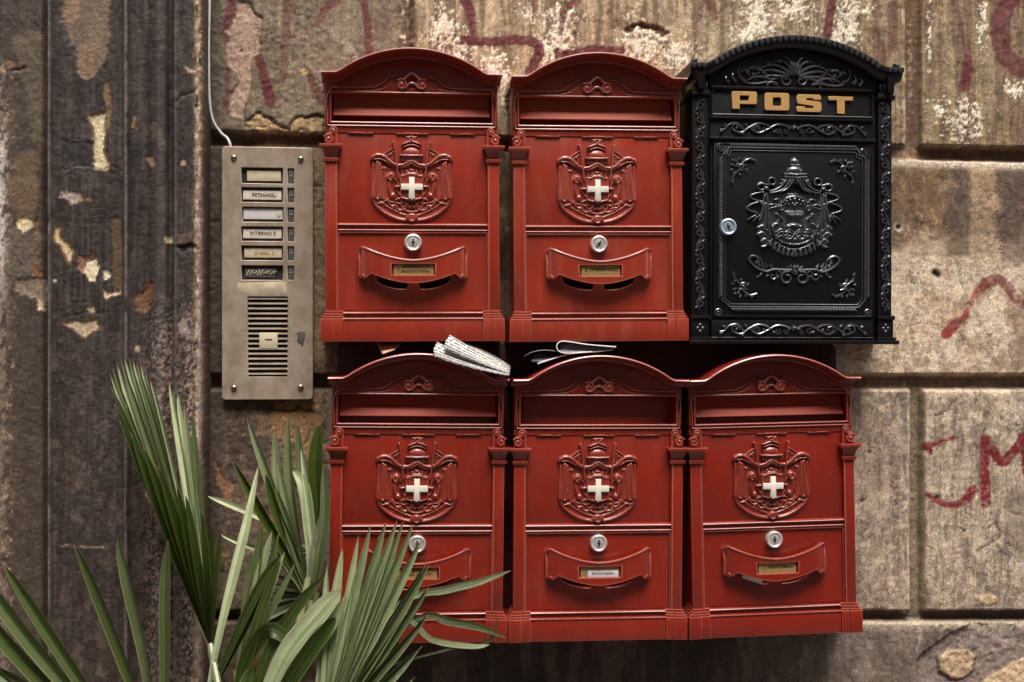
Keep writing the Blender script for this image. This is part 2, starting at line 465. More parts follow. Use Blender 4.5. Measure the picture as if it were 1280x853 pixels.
def steel():
    s = NT('brushed bronze steel'); v = s.co()
    br = s.noise(140, 4, 0.6, s.stretch(v, 12, 1, 0.5)); n = s.noise(14, 5, 0.6); st = s.noise(30, 5, 0.7)
    c = s.mix(n, (0.46, 0.362, 0.285), (0.33, 0.258, 0.20))
    c = s.mix(s.math('MULTIPLY', br, 0.35), c, (0.52, 0.455, 0.38))
    c = s.mix(s.math('MULTIPLY', s.ramp(st, 0.45, 0.62), 0.65), c, (0.27, 0.20, 0.13)); c = s.mix(s.math('MULTIPLY', s.ramp(s.noise(55, 4, .65, s.stretch(v, 1, 1, .35)), .52, .66), .4), c, (0.20, 0.155, 0.115))
    s.set(Base_Color=c, Metallic=0.2, Roughness=s.math('ADD', s.math('MULTIPLY', n, 0.2), 0.32)); s.bump(br, 0.05, 0.0003)
    return s.m
M['steel'] = steel()

def newsprint(name, tone):
    s = NT(name); uv = s.co('UV')
    row = s.n('ShaderNodeTexWave', wave_type='BANDS', bands_direction='Y'); row.inputs['Scale'].default_value = 1.5; s.l(uv, row.inputs['Vector'])
    wd = s.noise(26, 2, 0.5, s.stretch(uv, 1.0, .45, 1)); cl = s.noise(2.2, 1, 0.5, uv)
    f = s.math('MULTIPLY', s.math('GREATER_THAN', row.outputs['Fac'], 0.42), s.math('GREATER_THAN', wd, 0.45))
    
    s.set(Base_Color=s.mix(s.math('MULTIPLY', f, 0.85), tone, (0.05, 0.045, 0.05)), Roughness=0.8)
    return s.m
M['newsprint'] = newsprint('newsprint', (0.60, 0.57, 0.53))
M['gloss'] = plain('glossy magazine', (0.10, 0.085, 0.10), 0.25, 0, 0.7, 25, 0.02)
M['gloss_light'] = plain('glossy page', (0.30, 0.27, 0.30), 0.25, 0, 0.9, 40, 0.02)
M['leaflet'] = plain('printed leaflet', (0.50, 0.30, 0.16), 0.5, 0, 0.8, 90, 0.02)
M['page_edge'] = plain('page edges', (0.8, 0.77, 0.75), 0.6, 0, 0.1, 50)

def wall_material(name, gloss):
    s = NT(name); at = s.n('ShaderNodeAttribute', attribute_type='GEOMETRY'); at.attribute_name = 'paint'
    v = s.co()
    f1 = s.noise(330, 5, 0.7); f2 = s.noise(95, 6, 0.65); f3 = s.noise(1400, 3, 0.7, s.stretch(v, .6, 1, 1.4))
    k = s.math('ADD', s.math('MULTIPLY', s.ramp(f1, 0.32, 0.68), 1.05), 0.50)
    k2 = s.math('ADD', s.math('MULTIPLY', s.ramp(f2, 0.28, 0.72), 0.32), 0.86)
    k3 = s.math('ADD', s.math('MULTIPLY', s.ramp(f3, 0.3, 0.7), 0.5), 0.76)
    c = s.mix(1.0, at.outputs['Color'], s.math('MULTIPLY', s.math('MULTIPLY', k, k2), k3), 'MULTIPLY')
    sp = s.math('MULTIPLY', s.ramp(s.noise(800, 3, 0.7), 0.60, 0.68), s.ramp(s.noise(45, 3, 0.6), 0.42, 0.66))                        # crumbs of bare grit
    c = s.mix(s.math('MULTIPLY', sp, at.outputs['Alpha']), c, (0.42, 0.36, 0.31))
    s.set(Base_Color=c, Roughness=s.math('ADD', s.math('MULTIPLY', f1, 0.3), gloss), Specular_IOR_Level=0.4)
    f4 = s.noise(120, 3, 0.6, None, 0.8); f5 = s.noise(70, 5, 0.72, s.stretch(v, 1, 1, 0.5), 0.6)
    pits = s.math('MULTIPLY', s.ramp(f4, 0.63, 0.66), s.ramp(s.noise(16, 3, .6), 0.40, 0.55)); crust = s.ramp(f5, 0.565, 0.59)
    c = s.mix(s.math('MULTIPLY', pits, 0.7), c, (0.055, 0.042, 0.032))
    c = s.mix(s.math('MULTIPLY', crust, 0.45), c, s.mix(1.0, c, (1.55, 1.48, 1.38), 'MULTIPLY'))
    ln = s.noise(13, 4, 0.55, None, 1.2); lm = s.ramp(s.noise(9, 3, .5), 0.50, 0.60)
    line = s.math('MULTIPLY', s.ramp(s.math('ABSOLUTE', s.math('SUBTRACT', ln, 0.5)), 0.0, 0.0065, (1, 1, 1, 1), (0, 0, 0, 1)), lm)
    ln2 = s.noise(36, 3, 0.55, None, 1.0); line2 = s.math('MULTIPLY', s.ramp(s.math('ABSOLUTE', s.math('SUBTRACT', ln2, 0.47)), 0.0, 0.012, (1, 1, 1, 1), (0, 0, 0, 1)), s.ramp(s.noise(17, 3, .5), 0.50, 0.62))
    lines = s.math('MAXIMUM', line, s.math('MULTIPLY', line2, 0.7))
    c = s.mix(s.math('MULTIPLY', lines, 0.85), c, (0.045, 0.032, 0.024))
    s.l(c, s.b.inputs['Base Color'])
    h = s.math('ADD', s.math('ADD', s.math('MULTIPLY', f2, 0.2), s.math('MULTIPLY', f1, 0.55)), s.math('MULTIPLY', f3, 0.3))
    h = s.math('ADD', s.math('SUBTRACT', s.math('SUBTRACT', h, s.math('MULTIPLY', lines, 0.8)), s.math('MULTIPLY', pits, 0.45)), s.math('MULTIPLY', crust, 0.16))
    s.bump(h, 0.55, 0.0016)
    return s.m
M['plaster'] = wall_material('weathered plaster', 0.62)
M['black_plaster'] = wall_material('sooty painted plaster', 0.45)

# ------------------------------------------------------------------ the wall: relief and layers of old paint, in design units
def A(c): return np.array(srgb(*c))
class Paint:
    def __init__(self, X, Y, base):
        self.X, self.Y = X, Y; self.C = np.empty(X.shape + (3,)); self.C[:] = A(base); self.H = np.zeros(X.shape); self.G = np.full(X.shape, 0.15)
        self.wx = (fbm(X / 14, Y / 14, 5, 4) - 0.5) * 14; self.wy = (fbm(X / 14, Y / 14, 9, 4) - 0.5) * 14
        self.rag = fbm(X / 3.2, Y / 3.2, 21, 3) - 0.5
    def lay(self, mask, colour, a=1.0):
        m = (np.clip(mask, 0, 1) * a)[..., None]; self.C = self.C * (1 - m) + A(colour) * m
    def mottle(self, colour, scale, lo, hi, seed, a=1.0, sx=1.0, region=None):
        n = fbm(self.X / scale / sx + self.wx / 26, self.Y / scale / 1.5 + self.wy / 26, seed, 7, 0.74); c = (lo + hi) / 2 - .005; m = sstep(c - .028, c + .028, n) * (0.7 + 0.3 * sstep(c, c + .1, n))
        if region is not None: m = m * region
        self.lay(m, colour, a); return m
    def near(self, pts, pad):
        xs = [p[0] for p in pts]; ys = [p[1] for p in pts]
        return not (min(xs) - pad > self.X.max() or max(xs) + pad < self.X.min() or min(ys) - pad > self.Y.max() or max(ys) + pad < self.Y.min())
    def patch(self, pts, colour, soft=1.5, warp=0.7, a=1.0, dh=0.0, rag=6.0, rim=None):
        if not self.near(pts, 30): return None
        xs = [p[0] for p in pts]; ys = [p[1] for p in pts]; ok = np.where((self.X > min(xs) - 25) & (self.X < max(xs) + 25) & (self.Y > min(ys) - 25) & (self.Y < max(ys) + 25))
        if len(ok[0]) == 0: return None
        sd = np.full(self.X.shape, -99.0)
        sd[ok] = poly_sd(self.X[ok] + self.wx[ok] * warp, self.Y[ok] + self.wy[ok] * warp, pts) + self.rag[ok] * rag
        m = sstep(-soft, soft, sd); self.lay(m, colour, a)
        if dh: self.H += dh * 1.8 * sstep(-1.0, 1.0, sd)
        if rim: self.lay(np.exp(-((sd + 1.0) / 1.6) ** 2), rim, 0.75)
        return m
    def brush(self, pts, wd, colour, a=0.9, w1=None, fade=0.35, warp=0.35):
        if not self.near(pts, wd + 20): return
        p = bez(pts, 6) if len(pts) > 2 else pts
        xs = [q[0] for q in p]; ys = [q[1] for q in p]; pad = wd + 15
        ok = np.where((self.X > min(xs) - pad) & (self.X < max(xs) + pad) & (self.Y > min(ys) - pad) & (self.Y < max(ys) + pad))
        if len(ok[0]) == 0: return
        d, t = seg_dist(self.X[ok] + self.wx[ok] * warp, self.Y[ok] + self.wy[ok] * warp, p); w1 = wd if w1 is None else w1
        m = np.zeros(self.X.shape); m[ok] = sstep(1.2, -1.2, d + self.rag[ok] * 2.5 - (wd + (w1 - wd) * t) / 2)
        worn = sstep(0.66, 0.5, fbm(self.X / 4, self.Y / 4, 77, 4)) * fade + (1 - fade)
        self.lay(m * worn, colour, a)
    def crack(self, pts, depth=1.6, wd=1.3, dark=(48, 34, 26), a=0.85):
        if not self.near(pts, 20): return
        xs = [q[0] for q in pts]; ys = [q[1] for q in pts]; pad = 15
        ok = np.where((self.X > min(xs) - pad) & (self.X < max(xs) + pad) & (self.Y > min(ys) - pad) & (self.Y < max(ys) + pad))
        if len(ok[0]) == 0: return
        d = np.full(self.X.shape, 99.0); d[ok] = seg_dist(self.X[ok] + self.wx[ok] * 0.8, self.Y[ok] + self.wy[ok] * 0.8, pts)[0]
        k = np.exp(-(d / wd) ** 2); self.H -= depth * k; self.lay(k, dark, a)

def chan(v, c, half, soft=2.3):
    """1 in the middle of a channel, 0 outside"""
    return sstep(half + soft, half - soft, np.abs(v - c))

def wall_fields(X, Y):
    p = Paint(X, Y, (138, 120, 98))
    n1 = fbm(X / 60, Y / 60, 3, 5); n2 = fbm(X / 9, Y / 22, 4, 4)
    left = sstep(420, 400, X)                       # strip beside the pilaster
    rowA = sstep(188, 184, Y); rowB = sstep(184, 188, Y) * sstep(474, 470, Y); rowC = sstep(474, 480, Y) * sstep(772, 768, Y); rowD = sstep(772, 778, Y)
    right = sstep(1000, 1060, X)
    # --- general tone of each region
    p.lay(rowA, (162, 142, 114)); p.mottle((128, 106, 80), 34, 0.48, 0.62, 11, 0.8, region=rowA); p.mottle((196, 174, 140), 24, 0.55, 0.68, 12, 0.6, 1.6, region=rowA)
    p.lay(rowB, (124, 98, 74)); p.mottle((80, 64, 54), 30, 0.48, 0.58, 13, 0.75, .5, region=rowB); p.mottle((172, 146, 116), 14, 0.54, 0.60, 14, 0.75, .7, region=rowB); p.lay(rowB * sstep(.56, .64, fbm(X / 8, Y / 70, 19, 5, .65)), (86, 70, 58), .6)
    p.lay(rowC, (180, 162, 144)); p.mottle((124, 104, 90), 30, 0.5, 0.64, 15, 0.6, region=rowC); p.mottle((190, 172, 146), 20, 0.55, 0.66, 16, 0.6, region=rowC)
    p.lay(rowD, (112, 98, 86)); p.mottle((84, 73, 66), 34, 0.45, 0.6, 17, 0.7, 0.6, region=rowD); p.mottle((150, 134, 120), 22, 0.54, 0.66, 18, 0.5, region=rowD)
    # row A: vertical weather streaks and flaked white
    st = fbm(X / 7, Y / 90, 31, 4, 0.6)
    p.lay(sstep(0.55, 0.66, st) * rowA, (204, 182, 146), 0.6); p.lay(sstep(0.47, 0.38, st) * rowA, (104, 84, 64), 0.65)
    rA = rowA * sstep(1030, 1060, X)
    p.lay(rA, (112, 92, 70), 0.55); p.lay(rA * sstep(0.54, 0.62, fbm(X / 9, Y / 120, 32, 3)), (164, 142, 100), 0.6); p.lay(rA * sstep(0.58, 0.66, fbm(X / 8, Y / 100, 33, 3)), (104, 62, 58), 0.5)
    fl = fbm(X / 3.4, Y / 5, 41, 5, 0.65)
    for cx, cy, rx, ry, th in ((553, 42, 22, 42, .46), (575, 62, 34, 26, .50), (618, 85, 24, 30, .48), (700, 40, 24, 40, .42), (688, 62, 26, 22, .45), (662, 18, 30, 22, .56), (800, 55, 32, 26, .44),
                               (790, 22, 12, 12, .47), (845, 68, 36, 26, .52), (948, 20, 24, 34, .42), (930, 45, 20, 14, .46), (1060, 25, 18, 42, .42), (1082, 10, 10, 20, .5), (985, 10, 40, 26, .52), (1045, 50, 26, 22, .46),
                               (1228, 35, 8, 36, .47), (1176, 140, 14, 24, .47), (1210, 150, 30, 34, .50), (1140, 90, 4, 70, .5), (1162, 50, 4, 60, .5), (436, 66, 12, 16, .44), (634, 110, 10, 40, .44), (1268, 113, 16, 10, .36), (760, 92, 60, 20, .52), (505, 40, 5, 44, .5)):
        g = np.exp(-(((X - cx) / rx) ** 2 + ((Y - cy) / ry) ** 2)); m = sstep(th + 0.02, th + 0.07, fl + 0.22 * g - 0.1 + (g - 1) * 0.22)
        p.lay(m * (g > 0.12), (236, 222, 198), 0.95); p.H += 0.7 * m * (g > 0.12)
    # upper left block
    p.lay(sstep(505, 490, X) * rowA, (112, 99, 84), 0.75); p.lay(sstep(300, 262, X) * rowA, (70, 58, 50), 0.85)
    PR = (98, 42, 46)
    for pts, a_, b_, al in (([(322, 66), (330, 95), (338, 127)], 7, 14, .85), ([(360, 0), (356, 55), (355, 100)], 12, 8, .45), ([(420, 0), (404, 14), (396, 30)], 12, 6, .6), ([(455, 0), (459, 30), (462, 66)], 9, 9, .75),
                            ([(384, 88), (392, 108), (402, 124)], 7, 12, .6), ([(290, 0), (287, 20), (284, 40)], 9, 14, .8), ([(284, 88), (283, 118), (281, 138)], 6, 5, .6),
                            ([(578, -6), (588, 14), (592, 44)], 15, 8, .85), ([(580, 50), (612, 53), (650, 50), (668, 54), (674, 66), (662, 90)], 11, 12, .88), ([(670, -5), (668, 20)], 8, 5, .6), ([(722, 0), (706, 14), (700, 42)], 9, 6, .7),
                            ([(702, 68), (730, 63), (778, 62)], 9, 9, .8), ([(697, 62), (695, 76)], 5, 5, .8), ([(764, 0), (762, 16)], 7, 7, .35), ([(886, 0), (896, 22)], 14, 7, .6), ([(1040, 4), (1035, 30), (1033, 48)], 10, 11, .8),
                            ([(1092, 35), (1098, 55), (1100, 75)], 8, 18, .45), ([(1116, 5), (1117, 60)], 12, 12, .4), ([(1193, 0), (1200, 30), (1208, 70)], 9, 4, .5), ([(1209, 76), (1208, 92), (1205, 108)], 11, 13, .92),
                            ([(1262, 0), (1250, 30), (1256, 70), (1290, 92)], 22, 20, .7), ([(1240, 0), (1280, 6)], 10, 10, .4)):
        p.brush(pts, a_ * 1.1, PR, min(1, al * 1.25), b_ * 1.1, 0.22, .25)
    pe = [(296, 3), (307, 2), (317, 12), (328, 22), (327, 33), (325, 45), (324, 65), (315, 71), (313, 89), (315, 100), (310, 118), (310, 125), (305, 134), (303, 147), (287, 143), (287, 120), (298, 105), (298, 91), (285, 82), (283, 54), (286, 47), (282, 38), (290, 29), (295, 13)]
    p.patch(pe, (170, 142, 124), 1.2, 0.35, 1.0, -1.2, 3.0, (96, 76, 62)); p.crack([(296, 2), (310, 1), (317, 12), (328, 23)])
    p.patch([(306, 153), (323, 143), (337, 145), (345, 155), (361, 160), (368, 147), (404, 144), (404, 166), (360, 168), (325, 166)], (182, 152, 112), 1.2, 0.5, .95, -1.0, 4, (90, 66, 46))
    p.crack([(304, 154), (323, 143), (334, 146), (348, 157), (361, 161), (366, 148), (404, 144)]); p.crack([(305, 158), (330, 158), (352, 165), (384, 163)], 1.5, 1.0)
    p.patch([(285, 150), (300, 148), (306, 166), (262, 170), (262, 150)], (92, 76, 62), 3, 0.6, .7)
    p.patch([(374, 85), (382, 83), (383, 92), (377, 96)], (196, 168, 110), 1, 0.3, .9)
    p.patch([(782, 36), (800, 28), (820, 32), (838, 42), (828, 46), (812, 36), (798, 34), (786, 42)], (86, 58, 42), 1.5, .4, .9, -1.8)
    # rough open joint in row A, left
    p.lay(sstep(15, 9, np.abs(X - 508)) * rowA * sstep(0.35, 0.5, fbm(X / 5, Y / 5, 51, 4)), (92, 72, 56), .9)
    p.crack([(513, -10), (514, 12), (512, 30), (514, 62)], 2, 1.6)
    p.lay(sstep(13, 9, np.abs(X - 1142)) * rowA, (92, 68, 48), 0.75); p.lay(sstep(4, 1, np.abs(X - 1130)) * rowA * sstep(.45, .6, n2), (198, 178, 148), .8)
    # --- row B right: dark above, pale below
    rB = rowB * right; edge = 305 + 34 * (n1 - 0.5) * 2 + 26 * (fbm(X / 6, Y / 30, 61, 4) - 0.5)
    p.lay(rB * sstep(edge - 26, edge + 30, Y), (214, 194, 170), 0.92)
    p.mottle((140, 114, 90), 16, 0.5, 0.60, 62, 0.7, region=rB * sstep(300, 340, Y)); p.mottle((216, 194, 166), 11, 0.54, 0.64, 63, 0.7, region=rB * sstep(290, 340, Y))
    p.mottle((176, 140, 104), 26, 0.56, 0.66, 64, 0.6, region=rB * sstep(440, 400, Y))
    for x0, x1, y0, y1, c_, al in ((1185, 1212, 205, 322, (84, 70, 62), .75), (1214, 1246, 205, 330, (170, 146, 116), .6), (1248, 1290, 195, 300, (84, 68, 60), .75), (1116, 1180, 200, 262, (112, 88, 62), .65), (1250, 1290, 300, 330, (104, 78, 70), .6), (1115, 1130, 262, 310, (96, 82, 70), .6)):
        p.patch([(x0, y0), (x1, y0), (x1, y1), (x0, y1)], c_, 3.5, 0.9, al, 0, 10)
    p.patch([(1262, 385), (1290, 380), (1290, 462), (1266, 455)], (122, 100, 84), 4, 1.2, .6, 0, 10)
    p.brush([(1182, 417), (1196, 404), (1208, 392)], 13, (150, 38, 36), .95, 8, .1); p.brush([(1206, 394), (1218, 372), (1232, 354)], 9, (142, 58, 52), .8, 11, .4)
    p.brush([(1230, 356), (1246, 350), (1260, 358), (1270, 372), (1290, 384)], 13, (116, 54, 52), .9, 15, .35); p.brush([(1192, 405), (1200, 400)], 12, (120, 92, 84), .5)
    p.crack([(1195, 318), (1199, 345), (1208, 375), (1226, 398), (1240, 428), (1246, 465)], 0.8, 0.9, (120, 96, 78), .5); p.crack([(1140, 322), (1165, 330), (1190, 336)], .6, .8, (120, 96, 78), .4)
    p.crack([(1200, 413), (1208, 424)], .8, .9, (84, 66, 60)); p.crack([(1118, 412), (1150, 405), (1160, 414)], .6, .8, (120, 96, 78), .5); p.crack([(1250, 275), (1262, 262), (1280, 250)], .6, 1, (70, 54, 50), .5)
    for hx, hy, r in ((1169, 341, 4.0), (1173, 344, 3.5), (1123, 284, 3.2), (1086, 566, 2.4), (1078, 627, 2.4), (1171, 623, 3.4), (1205, 664, 1.5)):
        if p.near([(hx, hy)], 10):
            k = np.exp(-(((X - hx) ** 2 + (Y - hy) ** 2) / r ** 2)); p.H -= 3.5 * k; p.lay(k * 1.3, (30, 22, 18), 1)
    k = np.exp(-((np.hypot(X - 1123, Y - 284) - 4.6) / 1.6) ** 2); p.lay(k, (200, 186, 160), .7)
    # --- row C right
    rC = rowC * right
    p.lay(rC * sstep(1142, 1136, X), (160, 140, 126), 0.5); p.mottle((112, 90, 72), 12, 0.5, 0.58, 71, 0.6, .7, region=rC); p.lay(rC * sstep(.55, .62, fbm(X / 5, Y / 60, 74, 5, .7)), (196, 176, 150), .5); p.lay(rC * sstep(.55, .62, fbm(X / 6, Y / 50, 75, 5, .7)), (104, 86, 74), .5); p.mottle((206, 188, 160), 9, 0.56, 0.64, 72, 0.6, region=rC)
    p.mottle((92, 84, 78), 20, 0.57, 0.66, 73, 0.45, region=rC)
    p.patch([(1124, 492), (1137, 492), (1136, 545), (1128, 540)], (104, 96, 86), 2, 1, .7); p.patch([(1256, 618), (1290, 612), (1290, 700), (1250, 690)], (124, 108, 98), 4, 1.2, .6)
    CR = (118, 26, 36)
    for pts, a_, b_ in (([(1158, 560), (1170, 554), (1194, 546)], 7, 5), ([(1160, 556), (1164, 566)], 9, 6), ([(1160, 618), (1174, 628), (1190, 632), (1206, 626), (1216, 612)], 6, 12),
                        ([(1230, 548), (1231, 590), (1232, 628)], 12, 14), ([(1232, 550), (1246, 572), (1254, 578), (1266, 566), (1280, 548)], 13, 13), ([(1278, 546), (1284, 580), (1290, 628)], 12, 14)):
        p.brush(pts, a_, CR, 1.0, b_, .35, .2)
    p.brush([(1187, 572), (1190, 586), (1186, 606), (1182, 616)], 5, (206, 190, 162), .8, 4, .1)
    p.crack([(1236, 660), (1246, 654), (1250, 664)], 1.5, 1.2); p.crack([(1220, 688), (1240, 680), (1250, 672)], 1.2, 1.1); p.crack([(1262, 640), (1280, 645)], 1, 1.2, (150, 110, 70), .6); p.crack([(1170, 520), (1186, 512), (1192, 500)], .8, 1)
    p.patch([(1222, 746), (1236, 742), (1246, 750), (1236, 757), (1222, 754)], (206, 178, 138), 1.5, .4, .8, .6)
    p.crack([(1085, 540), (1100, 530), (1105, 548), (1120, 560), (1112, 572)], .5, .9, (140, 110, 84), .5); p.crack([(1088, 500), (1104, 506), (1112, 500)], .5, .9, (120, 96, 78), .5)
    # --- row D: stains and painted shade below the mailboxes, broken away at the far right
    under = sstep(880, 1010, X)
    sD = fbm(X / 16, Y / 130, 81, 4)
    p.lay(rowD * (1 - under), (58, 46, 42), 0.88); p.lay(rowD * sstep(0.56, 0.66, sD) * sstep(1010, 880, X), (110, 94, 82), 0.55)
    p.lay(rowD * under * sstep(0.55, 0.64, sD), (140, 126, 114), .5); p.lay(rowD * sstep(960, 1000, X) * sstep(1050, 1010, X) * sstep(.45, .6, n2), (92, 78, 64), .5)
    p.patch([(1156, 860), (1150, 838), (1148, 826), (1168, 806), (1196, 788), (1214, 780), (1300, 776), (1300, 870)], (138, 122, 112), 1.5, .5, 1.0, -2.2, 4, (82, 66, 54))
    p.H += (fbm(X / 5, Y / 5, 91, 4) - .5) * 3.4 * rowD * sstep(1150, 1180, X)
    p.patch([(1174, 824), (1186, 814), (1212, 812), (1220, 820), (1216, 838), (1206, 848), (1192, 850), (1176, 840)], (188, 160, 128), 1.2, .35, 1, 2.0, 3, (92, 76, 66))
    p.patch([(1228, 850), (1250, 838), (1290, 816), (1300, 870), (1224, 870)], (196, 168, 134), 1.5, .4, 1, 2.0, 3, (92, 76, 66))
    p.brush([(1148, 780), (1149, 800), (1146, 815)], 5, (182, 164, 146), .7, 3); p.crack([(1060, 792), (1090, 786), (1112, 790)], .6, .8, (120, 96, 78), .5); p.crack([(1048, 796), (1140, 798)], .6, .9, (96, 78, 64), .4)
    p.lay(rowD * sstep(792, 782, Y) * sstep(1060, 1090, X), (200, 182, 156), .6)
    # --- left strip round the door entry panel
    lB = left * sstep(168, 174, Y)
    p.lay(lB, (88, 70, 56), .9); p.mottle((64, 50, 42), 22, .48, .6, 101, .8, region=lB); p.mottle((128, 104, 78), 14, .54, .64, 102, .7, region=lB)
    p.lay(lB * sstep(378, 392, X) * sstep(455, 440, Y) * sstep(186, 192, Y), (142, 120, 94), .8)
    p.lay(lB * sstep(284, 272, X), (60, 48, 42), .8); p.patch([(345, 505), (362, 500), (400, 505), (404, 560), (385, 572), (376, 556), (352, 548), (338, 530)], (168, 128, 84), 2, 1.2, .7, -.6, 9)
    p.patch([(268, 578), (276, 584), (284, 604), (292, 604), (288, 630), (280, 626), (272, 600)], (142, 100, 72), 1.6, .8, .85, -.6, 5); p.patch([(392, 490), (405, 490), (405, 520), (386, 512)], (160, 136, 106), 2, .8, .7)
    for pts in ([(254, 276), (277, 275)], [(256, 364), (277, 362)], [(338, 512), (352, 516), (376, 508), (402, 520)], [(376, 556), (386, 540), (400, 536)], [(392, 232), (403, 236)]): p.crack(pts, 1.2, 1.1)
    # --- relief: channels between the blocks and worn faces
    jit = (fbm(X / 11, Y / 11, 111, 4) - .5) * 4
    yA = 174 + (X - 330) * 0.0207; c1 = chan(Y + jit * .5, yA + 0.2, 8.5) * (1 - 0.6 * np.exp(-((X - 1128) / 26) ** 4))
    c2 = chan(Y + jit * .4, 478, 9); c3 = chan(Y + jit * .4, 771, 6.5)
    vA1 = chan(X + jit, 508, 8) * rowA * .35; vA2 = chan(X + jit * .5, 1142, 9) * rowA * .5
    vC = chan(X + jit * .4, 1147, 8.0) * sstep(478, 482, Y) * sstep(772, 768, Y); vD = chan(X, 2000, 8)
    far = np.zeros(X.shape)
    for cx in (1640, 2140, -420, -900): far = np.maximum(far, chan(X, cx, 8) * (rowB + rowD)); far = np.maximum(far, chan(X, cx + 240, 8) * (rowA + rowC))
    for cy in (-110, -400, -690, 1070, 1370): far = np.maximum(far, chan(Y, cy, 8.5))
    ch = np.maximum.reduce([c1, c2, c3, vA1, vA2, vC, far])
    p.lay(np.clip(c1 * 1.1, 0, 1), (84, 58, 42), .75); p.lay(np.clip(c2, 0, 1), (108, 84, 62), .75); p.lay(c3, (72, 54, 44), .8); p.lay(vC, (104, 86, 68), .7); p.lay(chan(X, 1155, 3) * vC, (96, 82, 48), .6)
    # pale bands along the block arrises
    p.lay(np.exp(-((Y - yA - 14) / 4.5) ** 2) * sstep(1100, 1125, X), (226, 208, 186), .8); p.lay(np.exp(-((Y - 492) / 4.0) ** 2) * sstep(1150, 1160, X) * sstep(.38, .5, n2), (222, 200, 172), .75)
    p.lay(np.exp(-((X - 1136) / 2.0) ** 2) * rowC * sstep(.42, .55, n2), (208, 190, 164), .6); p.lay(np.exp(-((Y - 466) / 2) ** 2) * sstep(1040, 1060, X), (170, 146, 118), .5)
    p.H += -13 * ch + (n1 - .5) * 4 + (fbm(X / 16, Y / 16, 121, 6, .6) - .5) * 2.0 + (fbm(X / 4, Y / 4, 122, 3) - .5) * 1.0 * (1 + left)
    p.G[:] = 0.12 + 0.35 * sstep(.5, .62, fbm(X / 30, Y / 30, 131, 3)) * (rowA + rowC + rowD * under)
    p.G *= 1 - 0.8 * rowD * (1 - under)
    return p

